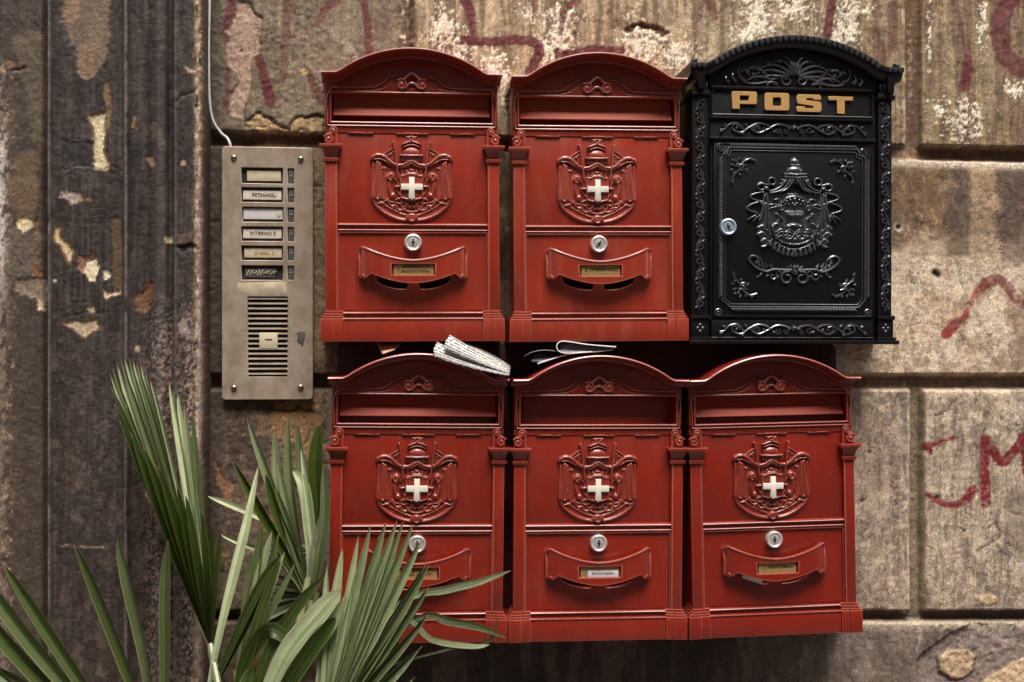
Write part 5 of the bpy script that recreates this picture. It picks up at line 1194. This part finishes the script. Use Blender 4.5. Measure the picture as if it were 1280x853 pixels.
# ------------------------------------------------------------------ placing the mailboxes
ink = 'ink'
red_mailbox(-.1479, ZC - .0006, 0.25, 1, 'faded red mailbox at the left of the top row, beside the intercom panel',
            [('5', -18, 88.5, 5, None, ink), ('JACIM ELEFHCSIS', 4.5, 93, 5, 32, ink), ('BADOVINI STEFAN', 3.5, 86.5, 5, 35, ink)], 0.0)
red_mailbox(.1335, ZC - .0006, 0.45, 2, 'faded red mailbox between the left one of the top row and the black mailbox',
            [('2', -18, 90, 7, None, ink), ('PIETRANGELI ANTONIO', 5.5, 90, 5.2, 35, ink)], -0.6)
red_mailbox(-.1443, ZC - .4505, -0.75, 4, 'red mailbox half hidden behind the palm leaves, lower left',
            [('CARLO DE MONTI', 2, 93, 4.6, 34, ink), ('SARA VALENTI', 2, 86.5, 4.6, 32, ink)], 0.0)
red_mailbox(.131, ZC - .4539, -0.35, 5, 'middle mailbox of the bottom row with a white paper label in its handle',
            [('BIANCHI MARIA', 4.5, 86.5, 4.0, 28, 'smoke')], 0.0, flap=False, paper=True)
red_mailbox(.4082, ZC - .4529, 1.0, 6, 'red mailbox at the lower right with white mail showing under its handle',
            [('1', -17, 89.5, 7, None, ink), ('ANDREI FABRIZIO', 5, 89.5, 5, 34, ink)], 0.0)
black_mailbox()
# mail caught behind the handle of the lower right box
e = MB(); e.prism([(9, 69), (9, 78), (24, 79), (24, 70)], -70, -62, .4)
o = e.build('folded_letter', M['gloss_light'], None, 30, (.4082, 0.004, ZC - .4529)); tag(o, 'grey folded letter seen through the right slit under the handle of the lower right mailbox', 'letter')
e = MB(); e.prism([(-42, 73), (-40, 82), (-28, 80), (-16, 76), (-17, 65), (-30, 69)], -75, -66, .4)
o = e.build('envelope', M['paper'], None, 30, (.4082, 0.004, ZC - .4529)); tag(o, 'crumpled white envelope caught in the slot under the handle of the lower right mailbox', 'envelope')

# board behind the bottom row
b = MB(); x0, x1 = P(422, 500, -.012).x / U, P(1045, 500, -.012).x / U; zt, zb = P(640, 429, -.012).z / U, P(640, 780, -.012).z / U
b.prism([(x0, zb), (x1, zb)] + arc(x1 - 12, zt - 12, 12, 0, 90, 5) + [(x0, zt)], -12, 1, 1.5)
o = b.build('mounting_board', M['board']); tag(o, 'dark red board on the wall behind the bottom row of mailboxes', 'board')

# ------------------------------------------------------------------ door entry panel
def intercom():
    yp = -10 * U; sc = L * 1.045 / L
    def q(px, py): p = P(px, py, yp); return p.x, p.z
    cx, cz = q(334.5, 342); k = (q(392, 342)[0] - q(277, 342)[0]) / 115 / U; kz = (q(334, 184)[1] - q(334, 500)[1]) / 316 / U
    root = empty('intercom_panel', (cx, 0, cz), 'metal door entry panel with six name windows and a speaker grille', 'intercom')
    X = lambda px: (px - 334.5) * k; Z = lambda py: (342 - py) * kz
    wins = [(302, 353.5, 210, 229.5), (302, 353.5, 234.5, 253), (303, 354, 259, 277.5), (302, 353.5, 283.5, 301.5), (302, 353.5, 307.5, 325.5), (302, 353.5, 332, 350)]
    btn = [(360, 367.5, a + .5, b_) for _, _, a, b_ in wins]
    def rc(x0, x1, y0, y1): return [(X(x0), Z(y1)), (X(x1), Z(y1)), (X(x1), Z(y0)), (X(x0), Z(y0))]
    r = 5; x0, x1, z0, z1 = X(277.5), X(391.5), Z(500), Z(184)
    outer = arc(x1 - r, z0 + r, r, -90, 0, 4) + arc(x1 - r, z1 - r, r, 0, 90, 4) + arc(x0 + r, z1 - r, r, 90, 180, 4) + arc(x0 + r, z0 + r, r, 180, 270, 4)
    holes = [rc(*w_)[::-1] for w_ in wins] + [rc(*w_)[::-1] for w_ in btn] + [rc(310, 359.5, 371, 471)[::-1]]
    me = curve_mesh('face_plate', [outer] + holes, 8, .9, M['steel']); put('face_plate', me, M['steel'], root, (0, -2.2 * U, 0))
    bk = MB(); bk.box(x0 + 3, x1 - 3, -3, 1, z0 + 3, z1 - 3, .2); bk.build('back_box', M['hole'], root)
    labs = [('yellowed', (308.5, 351, 213, 226), None), ('paper', (303.5, 351.5, 238, 249.5), ('PIETRANGELI', 330, 244, 6.4, 30)), ('paper_cool', (304, 353, 260.5, 274), None), ('paper', (303.5, 351.5, 286, 298), ('INTERNO 3', 328, 292, 6.2, 32)),
            ('yellowed', (305, 352, 310, 322), ('GHEZZI  2', 330, 316.5, 5, 24)), ('smoke', (306, 344, 336, 347), None)]
    for (a, b_, c, d), (mt, lb, tx) in zip(wins, labs):
        w_ = MB(); w_.box(X(a) + .3, X(b_) - .3, -5.0, -3, Z(d) + .3, Z(c) - .3, .3); o = w_.build('name_window', M['stain'], root)
        l_ = MB(); l_.box(X(lb[0]), X(lb[1]), -7.2, -5, Z(lb[3]), Z(lb[2]), .5); l_.build('label_card', M[mt], o)
        if tx: put('lettering', text_mesh('lettering', tx[0], tx[3], M['ink' if mt == 'paper' else 'brass'], tx[4] * k, .3), M['ink' if mt == 'paper' else 'brass'], o, (X(tx[1]) * U, -7.3 * U, Z(tx[2]) * U))
        if c == 259: s_ = MB(); s_.dome(X(348.5), Z(267.5), 3.6, 5.4, -7, 1); s_.build('peeled_corner', M['yellowed'], o)
        if c == 332:
            s_ = MB(); rn = random.Random(4)
            for i in range(9):
                xx = X(308 + i * 4.2); s_.tube([(xx, -7.4, Z(345 - rn.random() * 3)), (xx + 2 + rn.random() * 3, -8, Z(340)), (xx + 4, -7.3, Z(336 + rn.random() * 4))], .7, 5)
            s_.build('torn_label', M['residue'], o)
        c_ = MB(); c_.bead([(X(a), Z(d) - 1.2), (X(b_), Z(d) - 1.2)], .8, -9.6); c_.build('lower_lip', M['steel'], o)
    for a, b_, c, d in btn:
        w_ = MB(); w_.box(X(a) + .4, X(b_) - .4, -8.4, -3, Z(d) + .4, Z(c) - .4, 1.0); w_.bead([(X(a) + 1.6, Z((c + d) / 2)), (X(b_) - 1.6, Z((c + d) / 2))], .8, -8.3); w_.build('call_button', M['smoke'], root)
    m_ = None
    for i in range(16):
        zc = Z(374.2 + i * 6.28); s_ = MB()
        s_.add([(X(310), -9.0, zc + 1.2), (X(359.5), -9.0, zc + 1.2), (X(359.5), -4.5, zc + 3.2), (X(310), -4.5, zc + 3.2), (X(310), -9.2, zc - .2), (X(359.5), -9.2, zc - .2)], [(0, 1, 2, 3), (4, 5, 1, 0)])
        s_.build('grille_slat', M['steel'], root)
    s_ = MB(); s_.box(X(324), X(347), -9.6, -6, Z(436), Z(416), .8); o = s_.build('grille_plate', M['yellowed'], root); s2 = MB(); s2.box(X(331), X(340), -9.9, -9.5, Z(425.5), Z(424), .1); s2.build('plate_mark', M['hole'], o)
    s_ = MB(); s_.prism([(X(371), Z(427)), (X(373), Z(420)), (X(370), Z(417)), (X(376), Z(414)), (X(382), Z(416)), (X(381), Z(424)), (X(378), Z(434)), (X(376), Z(430))], -10.7, -10, .1); s_.build('sticker_remnant', M['smoke'], root)
    s_ = MB(); s_.prism([(X(297), Z(354)), (X(357), Z(352)), (X(359), Z(367)), (X(330), Z(369)), (X(298), Z(367))], -10.25, -9.9, .05); s_.build('tape_residue', M['residue'], root)
    for px, py in ((292.5, 198), (376, 198.5), (292.5, 485), (376, 484.5)):
        s_ = MB(); s_.lathe(X(px), Z(py), [(3.9, -9.8), (3.9, -11), (3, -12.3), (1.5, -13), (.01, -13.1)], 16); o = s_.build('screw', M['screw'], root)
        s2 = MB(); s2.box(X(px) - 2.6, X(px) + 2.6, -13.3, -12.6, Z(py) - .5, Z(py) + .5, .05); s2.build('screw_slot', M['hole'], o)
intercom()
c = MB(); pts = [(262, -160, -8), (262, -40, -8), (262, 0, -8), (261, 45, -8), (261, 90, -9), (262, 125, -8), (266, 150, -6), (276, 166, -4), (284, 173, -4), (288, 182, -6), (289, 192, -3)]
c.tube([tuple(Vector(p) / U) for p in [P(a, b_, y * U) for a, b_, y in bez(pts, 6)]], 1.7, 8)
tag(c.build('cable', M['cable']), 'thin white cable running down the wall into the intercom panel', 'cable')

# ------------------------------------------------------------------ mail left between the two rows
def sheet(name, rows, mat, thick=0.8):
    """folded paper: rows of photo points with depth, [(px, py, y), ...] each, joined into one bent sheet"""
    m = len(rows[0]); vs = []; uv = []
    for i, r_ in enumerate(rows):
        for j, (a, b_, y) in enumerate(r_): vs.append(P(a, b_, y * U)); uv.append((i / (len(rows) - 1), j / (m - 1)))
    fs = [(i * m + j, (i + 1) * m + j, (i + 1) * m + j + 1, i * m + j + 1) for i in range(len(rows) - 1) for j in range(m - 1)]
    me = bpy.data.meshes.new(name); me.from_pydata([tuple(v) for v in vs], [], fs); ul = me.uv_layers.new(name='UVMap')
    for lp in me.loops: ul.data[lp.index].uv = uv[lp.vertex_index]
    me.polygons.foreach_set('use_smooth', [True] * len(me.polygons)); me.materials.append(mat)
    return me
def solid(o, t):
    md = o.modifiers.new('thickness', 'SOLIDIFY'); md.thickness = t * U; md.offset = 0; return o
def lerp_rows(a, b_, n=10, bend=0):
    return [[tuple(a[j][k] + (b_[j][k] - a[j][k]) * i / n + (bend * math.sin(math.pi * i / n) if k == 1 else 0) for k in range(3)) for j in range(len(a))] for i in range(n + 1)]
def newspaper():
    root = empty('folded_newspaper', P(590, 455, -80 * U), 'folded white newspaper lying on the arched top of the lower left mailbox', 'newspaper')
    up = sheet('upper_fold', lerp_rows([(562, 419, -84), (557, 427, -98), (555, 436, -104)], [(638, 460, -84), (637, 465, -94), (637, 468, -98)], 10, 1.5), M['newsprint'])
    lo = sheet('lower_fold', lerp_rows([(546, 428, -86), (542, 437, -100), (543, 446, -107)], [(637, 465, -86), (637, 467, -96), (636, 470, -102)], 10, 2.5), M['newsprint'])
    bk = sheet('back_fold', lerp_rows([(584, 428, -64), (580, 434, -80)], [(638, 458, -68), (634, 466, -84)], 8, -2), M['newsprint'])
    md = sheet('inner_fold', lerp_rows([(576, 440, -92), (572, 446, -98)], [(636, 466, -84), (634, 469, -94)], 8, -1), M['yellowed'])
    for nm, me in (('upper_fold', up), ('lower_fold', lo), ('back_fold', bk), ('inner_fold', md)):
        o = bpy.data.objects.new(nm, me); col.objects.link(o); o.parent = root; o.location = -root.location; solid(o, 1.1)
newspaper()
def magazine():
    root = empty('rolled_magazine', P(710, 440, -60 * U), 'dark glossy magazine folded over on top of the lower middle mailbox', 'magazine')
    prof = [(770, 434, 0), (735, 431, 0), (712, 427.5, 0), (702, 427, 0), (697, 430, 0), (696, 435, 0), (700, 440, 0), (712, 442, 0), (740, 440, 0)]
    rows = [[(a, b_, y) for y in (-86, -70, -50, -30)] for a, b_, _ in bez(prof, 4)]
    o = bpy.data.objects.new('cover', sheet('cover', rows, M['gloss'])); col.objects.link(o); o.parent = root; o.location = -root.location; solid(o, 1.0)
    e1 = MB(); e1.tube([tuple(Vector(P(a, b_, -86.5 * U)) / U) for a, b_, _ in bez(prof, 4)], .75, 6); o = e1.build('page_edge', M['page_edge'], root); o.location = -root.location
    prof = [(655, 446, 0), (664, 441, 0), (680, 438, 0), (700, 440, 0), (720, 442, 0), (700, 446, 0), (672, 455, 0)]
    rows = [[(a, b_, y) for y in (-80, -60, -36)] for a, b_, _ in bez(prof, 4)]
    o = bpy.data.objects.new('inner_pages', sheet('inner_pages', rows, M['gloss'])); col.objects.link(o); o.parent = root; o.location = -root.location; solid(o, 1.2)
    e1 = MB(); e1.tube([tuple(Vector(P(a, b_, -80.5 * U)) / U) for a, b_ in ((672, 455), (690, 449), (710, 443), (736, 440), (752, 438.5))], .8, 6); o = e1.build('page_edge', M['page_edge'], root); o.location = -root.location
    for nm, tp, bt, y0, y1, mt in (('open_page', [(700, 428), (720, 429), (745, 432), (768, 435)], [(700, 440), (720, 441.5), (745, 440.5), (766, 438)], -72, -84, 'gloss_light'), ('lower_page', [(668, 441), (680, 440), (692, 441), (706, 442)], [(664, 452), (676, 453), (690, 449), (706, 444)], -66, -78, 'gloss')):
        rows = lerp_rows([(a, b_, y0) for a, b_ in tp], [(a, b_, y1) for a, b_ in bt], 5, .8)
        o = bpy.data.objects.new(nm, sheet(nm, rows, M[mt])); col.objects.link(o); o.parent = root; o.location = -root.location; solid(o, .6)
magazine()
me = sheet('leaflet', lerp_rows([(470, 426, -40), (478, 443, -74)], [(506, 426, -40), (492, 438, -74)], 4), M['leaflet'])
o = solid(link('leaflet', me, None), 1.2); tag(o, 'small orange and brown printed leaflet wedged above the lower left mailbox', 'leaflet')

# ------------------------------------------------------------------ fan palm
def leaf_material():
    s = NT('palm leaf'); uv = s.co('UV')
    def ob(nm):
        a = s.n('ShaderNodeAttribute', attribute_type='OBJECT'); a.attribute_name = nm; return a
    sep = s.n('ShaderNodeSeparateXYZ'); s.l(uv, sep.inputs[0])
    st = s.noise(1.0, 3, 0.6, s.stretch(uv, 16, 1.2, 1)); n = s.noise(40, 4)
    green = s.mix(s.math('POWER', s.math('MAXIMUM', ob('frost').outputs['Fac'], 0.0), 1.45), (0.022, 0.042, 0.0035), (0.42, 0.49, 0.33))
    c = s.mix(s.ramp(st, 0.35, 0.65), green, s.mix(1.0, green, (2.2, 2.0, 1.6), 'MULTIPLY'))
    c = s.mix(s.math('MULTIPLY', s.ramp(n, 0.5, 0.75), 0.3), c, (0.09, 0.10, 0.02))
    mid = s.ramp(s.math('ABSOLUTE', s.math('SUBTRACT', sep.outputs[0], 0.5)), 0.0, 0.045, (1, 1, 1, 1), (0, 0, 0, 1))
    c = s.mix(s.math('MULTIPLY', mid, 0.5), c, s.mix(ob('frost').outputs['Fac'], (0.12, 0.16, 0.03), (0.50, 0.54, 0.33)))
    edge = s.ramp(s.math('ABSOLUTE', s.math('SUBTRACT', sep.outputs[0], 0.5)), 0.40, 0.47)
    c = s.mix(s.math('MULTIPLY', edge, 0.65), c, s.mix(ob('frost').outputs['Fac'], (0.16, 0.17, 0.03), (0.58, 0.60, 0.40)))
    half = s.ramp(sep.outputs[0], 0.49, 0.51); c = s.mix(s.math('MULTIPLY', half, 0.6), c, s.mix(1.0, c, (0.35, 0.42, 0.30), 'MULTIPLY'))  # shaded side of the fold painted into the blade colour
    tip = s.ramp(s.math('ADD', sep.outputs[1], s.math('MULTIPLY', s.math('SUBTRACT', n, .5), .05)), 0.955, 0.985)
    c = s.mix(tip, c, (0.30, 0.15, 0.08))
    s.set(Base_Color=c, Roughness=0.30, Specular_IOR_Level=0.55); s.bump(st, 0.7, 0.002)
    tr = s.n('ShaderNodeBsdfTranslucent'); s.l(c, tr.inputs[0]); mx = s.n('ShaderNodeMixShader'); mx.inputs[0].default_value = 0.18
    out = [x for x in s.t.nodes if x.type == 'OUTPUT_MATERIAL'][0]
    s.l(s.b.outputs[0], mx.inputs[1]); s.l(tr.outputs[0], mx.inputs[2]); s.l(mx.outputs[0], out.inputs[0])
    return s.m
M['leaf'] = leaf_material()
rng = random.Random(11)
def leaflet(parent, pts, width, frost, fold=0.35, tilt=0.0, n=18, back=False):
    """one blade: pts = (px, py, depth) from the hub to the tip, folded along its midrib"""
    path = [Vector(P(a, b_, y * U)) for a, b_, y in bez(pts, max(4, n // (len(pts) - 1)))]
    m = len(path); vs = []; uv = []
    for i, p in enumerate(path):
        t = i / (m - 1); tg = (path[min(i + 1, m - 1)] - path[max(i - 1, 0)]).normalized()
        side = tg.cross(Vector((math.sin(tilt), -math.cos(tilt), 0))).normalized(); nor = side.cross(tg)
        wv = width * (0.28 + 0.72 * min(1, t / .45) ** .8) * (1 if t < .6 else max(0.07, 1 - ((t - .6) / .4) ** 2.2)) * U
        for k, u in enumerate((-1, -.5, 0, .5, 1)):
            vs.append(p + side * (u * wv / 2) + nor * ((abs(u) - .5) * wv * fold)); uv.append(((u + 1) / 2, t))
    fs = [(i * 5 + j, (i + 1) * 5 + j, (i + 1) * 5 + j + 1, i * 5 + j + 1) for i in range(m - 1) for j in range(4)]
    me = bpy.data.meshes.new('leaflet'); me.from_pydata([tuple(v - parent.matrix_basis.translation - (parent.parent.matrix_basis.translation if parent.parent else Vector())) for v in vs], [], fs)
    ul = me.uv_layers.new(name='UVMap')
    for lp in me.loops: ul.data[lp.index].uv = uv[lp.vertex_index]
    me.polygons.foreach_set('use_smooth', [True] * len(me.polygons)); me.materials.append(M['leaf'])
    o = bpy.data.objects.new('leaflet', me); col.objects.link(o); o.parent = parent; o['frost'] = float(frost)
    return o

def palm():
    base = P(300, 1290, -330 * U); root = empty('fan_palm', (base.x, base.y, 0), 'green fan palm with stiff pointed leaves in front of the wall, lower left', 'palm')
    rv = root.location
    tr = MB(); crown = Vector(P(310, 1120, -330 * U)) - rv
    ring = []
    pts = [(0, 0, .28 / U)] + [(crown.x * t / U + math.sin(t * 5) * 4, crown.y * t / U, (.28 + (crown.z - .28) * t) / U) for t in (.3, .6, 1)]
    tr.tube(pts, [62, 56, 60, 40], 16); tr.build('trunk', M['trunk'], root)
    pt = MB(); prof = [(100, 0), (108, 4), (150, 190), (158, 205), (160, 226), (150, 228), (144, 214)]
    vs = [(r_ * math.cos(a), r_ * math.sin(a), z) for r_, z in prof for a in [2 * math.pi * j / 28 for j in range(28)]]
    pt.add(vs, [(i * 28 + j, i * 28 + (j + 1) % 28, (i + 1) * 28 + (j + 1) % 28, (i + 1) * 28 + j) for i in range(len(prof) - 1) for j in range(28)] + [tuple(reversed(range(28)))])
    o = pt.build('flower_pot', M['pot'], None); o.location = rv; tag(o, 'terracotta flower pot holding the fan palm at the foot of the wall', 'flower pot')
    so_ = MB(); so_.lathe(0, 0, [(146, 0), (120, -6), (60, -3), (.01, -8)], 24); so_.v = [(x, z, -y + 212) for x, y, z in so_.v]; so_.build('soil', M['soil'], o)
    def frond(hub, label=None):
        h = bpy.data.objects.new('frond', None); col.objects.link(h); h.parent = root; h.location = Vector(P(hub[0], hub[1], hub[2] * U)) - rv; h.empty_display_size = .02
        s_ = MB(); a = crown / U; b_ = h.location / U; mid = (a + b_) / 2 + Vector((0, 12, 10)); s_.tube([tuple(v) for v in bez([tuple(a), tuple(mid), tuple(b_)], 6)], 6, 8, 4)
        s_.v = [(x - b_.x, y - b_.y, z - b_.z) for x, y, z in s_.v]; pe = s_.build('petiole', M['leaf'], h); pe['frost'] = .15
        return h
    def fan(hub, blades):
        h = frond(hub)
        for bl in blades:
            tip, wd, fr = bl[0], bl[1], bl[2]; kw = bl[3] if len(bl) > 3 else {}
            mid = kw.pop('mid', None); kw.setdefault('tilt', rng.uniform(-.5, .5)); kw.setdefault('fold', rng.uniform(.3, .6))
            if mid is None:
                s = (rng.uniform(-3, 3), rng.uniform(-2, 2)); mid = [((hub[0] + tip[0]) / 2 + s[0], (hub[1] + tip[1]) / 2 + s[1], (hub[2] + tip[2]) / 2 - 8)]
            mid = sorted(mid, key=lambda q: math.hypot(q[0] - hub[0], q[1] - hub[1]))
            leaflet(h, [hub] + mid + [tip], wd * .88, fr + rng.uniform(-.06, .06), **kw)
        return h
    # tall fan at the left: pale sheet behind, dark folded half in front
    hub = (263, 812, -110)
    tips = [((138, 468, -103), 11, .7), ((141, 460, -100), 12, .25), ((146, 453, -97), 12, .8), ((151, 449, -94), 12, .3), ((156, 447, -91), 12, .85), ((161, 446, -89), 12, .35), ((166, 449, -87), 12, .8), ((171, 452, -84), 12, .3), ((176, 454, -82), 12, .65), ((182, 462, -80), 12, .25), ((188, 474, -78), 12, .7), ((194, 490, -76), 11, .3)]
    fan(hub, [(t, w_, fr, dict(tilt=-.3, fold=.5)) for t, w_, fr in tips] + [((211, 476, -70), 12, .95), ((216, 486, -68), 10, .45), ((222, 492, -66), 14, .95, dict(fold=.25)), ((230, 506, -66), 11, .5), ((240, 514, -66), 12, .3), ((247, 560, -62), 10, .15)])
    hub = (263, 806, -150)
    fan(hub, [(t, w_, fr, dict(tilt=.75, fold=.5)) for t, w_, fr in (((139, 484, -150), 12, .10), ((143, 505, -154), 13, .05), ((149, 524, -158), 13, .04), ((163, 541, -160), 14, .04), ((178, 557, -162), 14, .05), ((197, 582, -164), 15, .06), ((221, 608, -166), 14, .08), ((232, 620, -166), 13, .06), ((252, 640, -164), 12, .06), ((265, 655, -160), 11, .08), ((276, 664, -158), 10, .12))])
    # middle fan against the wall
    hub = (388, 752, -95)
    fan(hub, [((309, 524, -60), 14, .35), ((343, 538, -58), 13, .55, dict(mid=[(346, 600, -70), (362, 680, -85)])), ((360, 517, -55), 15, .25, dict(mid=[(362, 600, -70), (374, 690, -85)])), ((371, 526, -60), 15, .35, dict(mid=[(377, 600, -75), (388, 690, -90)])), ((399, 530, -85), 22, -.05, dict(mid=[(394, 580, -92), (397, 660, -95)], fold=.1)),
              ((291, 577, -90), 14, .05, dict(mid=[(322, 632, -100), (358, 694, -104)])), ((332, 592, -95), 14, .0, dict(mid=[(345, 640, -100), (370, 700, -100)])), ((344, 610, -92), 12, .25), ((366, 588, -98), 17, .85, dict(mid=[(380, 610, -100), (388, 680, -98)], fold=.1)), ((376, 560, -95), 9, .9, dict(mid=[(384, 620, -100), (392, 700, -98)])), ((404, 580, -100), 14, .4, dict(mid=[(406, 640, -100), (398, 710, -98)])), ((356, 640, -90), 14, .45), ((330, 650, -88), 14, .5), ((402, 640, -92), 12, .55), ((346, 575, -80), 11, .4)])
    # pale straps crossing, and the small fan in shade behind
    hub = (257, 880, -170)
    fan(hub, [((323, 582, -120), 13, .95, dict(mid=[(308, 655, -140), (296, 704, -150), (275, 790, -165)], fold=.1, n=20)), ((352, 694, -185), 14, .05, dict(mid=[(318, 748, -180)])), ((347, 702, -180), 14, .08, dict(mid=[(325, 748, -178)]))])
    fan((392, 690, -75), [((259, 620, -60), 9, .9, dict(mid=[(290, 632, -66), (330, 650, -70)], fold=.15)), ((274, 667, -62), 8, .85, dict(mid=[(300, 678, -66), (340, 690, -70)]))])
    hub = (296, 840, -140)
    fan(hub, [((328, 655, -120), 14, .22), ((340, 664, -120), 13, .55, dict(fold=.2)), ((348, 668, -118), 12, .25), ((335, 690, -126), 12, .6), ((314, 690, -126), 12, .3), ((356, 690, -118), 11, .5), ((368, 706, -116), 10, .3)])
    hub = (396, 742, -60)
    fan(hub, [((312, 784, -66), 8, .9, dict(fold=.1)), ((318, 768, -62), 7, .2), ((322, 754, -60), 8, .45), ((330, 742, -60), 7, .15), ((336, 730, -58), 8, .5), ((342, 718, -58), 7, .2), ((350, 708, -56), 8, .55), ((358, 700, -56), 8, .25), ((316, 790, -60), 12, .02), ((330, 800, -58), 16, -.02)])
    # large fan at the front
    hub = (398, 930, -230)
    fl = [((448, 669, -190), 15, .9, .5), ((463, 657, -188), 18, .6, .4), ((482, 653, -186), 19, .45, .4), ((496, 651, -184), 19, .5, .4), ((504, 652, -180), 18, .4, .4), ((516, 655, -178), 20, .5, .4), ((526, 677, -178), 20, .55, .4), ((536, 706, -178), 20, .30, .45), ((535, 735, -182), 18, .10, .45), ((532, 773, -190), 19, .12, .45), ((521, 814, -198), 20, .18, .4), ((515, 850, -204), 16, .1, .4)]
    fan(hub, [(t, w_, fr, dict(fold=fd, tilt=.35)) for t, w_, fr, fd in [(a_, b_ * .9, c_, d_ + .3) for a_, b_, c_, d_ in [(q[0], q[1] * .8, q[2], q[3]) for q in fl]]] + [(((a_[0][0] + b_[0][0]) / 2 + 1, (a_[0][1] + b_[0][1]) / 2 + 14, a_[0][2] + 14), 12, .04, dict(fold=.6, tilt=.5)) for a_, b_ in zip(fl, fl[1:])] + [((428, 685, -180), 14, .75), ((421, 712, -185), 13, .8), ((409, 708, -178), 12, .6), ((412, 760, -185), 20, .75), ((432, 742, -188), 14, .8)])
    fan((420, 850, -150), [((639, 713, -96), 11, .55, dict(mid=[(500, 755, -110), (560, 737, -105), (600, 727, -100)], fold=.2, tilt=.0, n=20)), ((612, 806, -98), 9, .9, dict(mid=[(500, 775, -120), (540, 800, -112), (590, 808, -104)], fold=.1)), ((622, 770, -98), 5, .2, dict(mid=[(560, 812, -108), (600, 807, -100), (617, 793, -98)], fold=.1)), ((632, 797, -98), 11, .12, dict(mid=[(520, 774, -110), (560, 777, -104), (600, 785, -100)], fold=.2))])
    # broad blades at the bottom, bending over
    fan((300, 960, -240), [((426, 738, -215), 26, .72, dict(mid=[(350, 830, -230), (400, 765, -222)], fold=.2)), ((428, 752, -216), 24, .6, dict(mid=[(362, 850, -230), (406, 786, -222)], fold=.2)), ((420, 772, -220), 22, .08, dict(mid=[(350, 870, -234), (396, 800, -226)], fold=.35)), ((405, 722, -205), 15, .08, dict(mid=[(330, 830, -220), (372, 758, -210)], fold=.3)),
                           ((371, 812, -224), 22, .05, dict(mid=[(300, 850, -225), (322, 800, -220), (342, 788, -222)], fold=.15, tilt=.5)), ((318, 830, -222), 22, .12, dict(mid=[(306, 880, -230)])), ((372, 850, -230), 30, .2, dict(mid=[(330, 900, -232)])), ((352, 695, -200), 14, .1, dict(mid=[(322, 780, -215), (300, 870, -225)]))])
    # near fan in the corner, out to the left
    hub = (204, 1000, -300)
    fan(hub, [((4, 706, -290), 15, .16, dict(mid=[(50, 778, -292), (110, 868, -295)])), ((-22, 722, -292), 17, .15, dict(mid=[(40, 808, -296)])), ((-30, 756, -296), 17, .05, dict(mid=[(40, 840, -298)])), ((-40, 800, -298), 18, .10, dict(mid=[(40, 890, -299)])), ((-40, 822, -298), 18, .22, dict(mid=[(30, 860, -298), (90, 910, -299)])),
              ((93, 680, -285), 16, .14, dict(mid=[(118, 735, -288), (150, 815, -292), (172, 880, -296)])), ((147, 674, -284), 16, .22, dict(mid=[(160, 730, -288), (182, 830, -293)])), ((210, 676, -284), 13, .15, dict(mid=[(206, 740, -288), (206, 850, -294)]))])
palm()
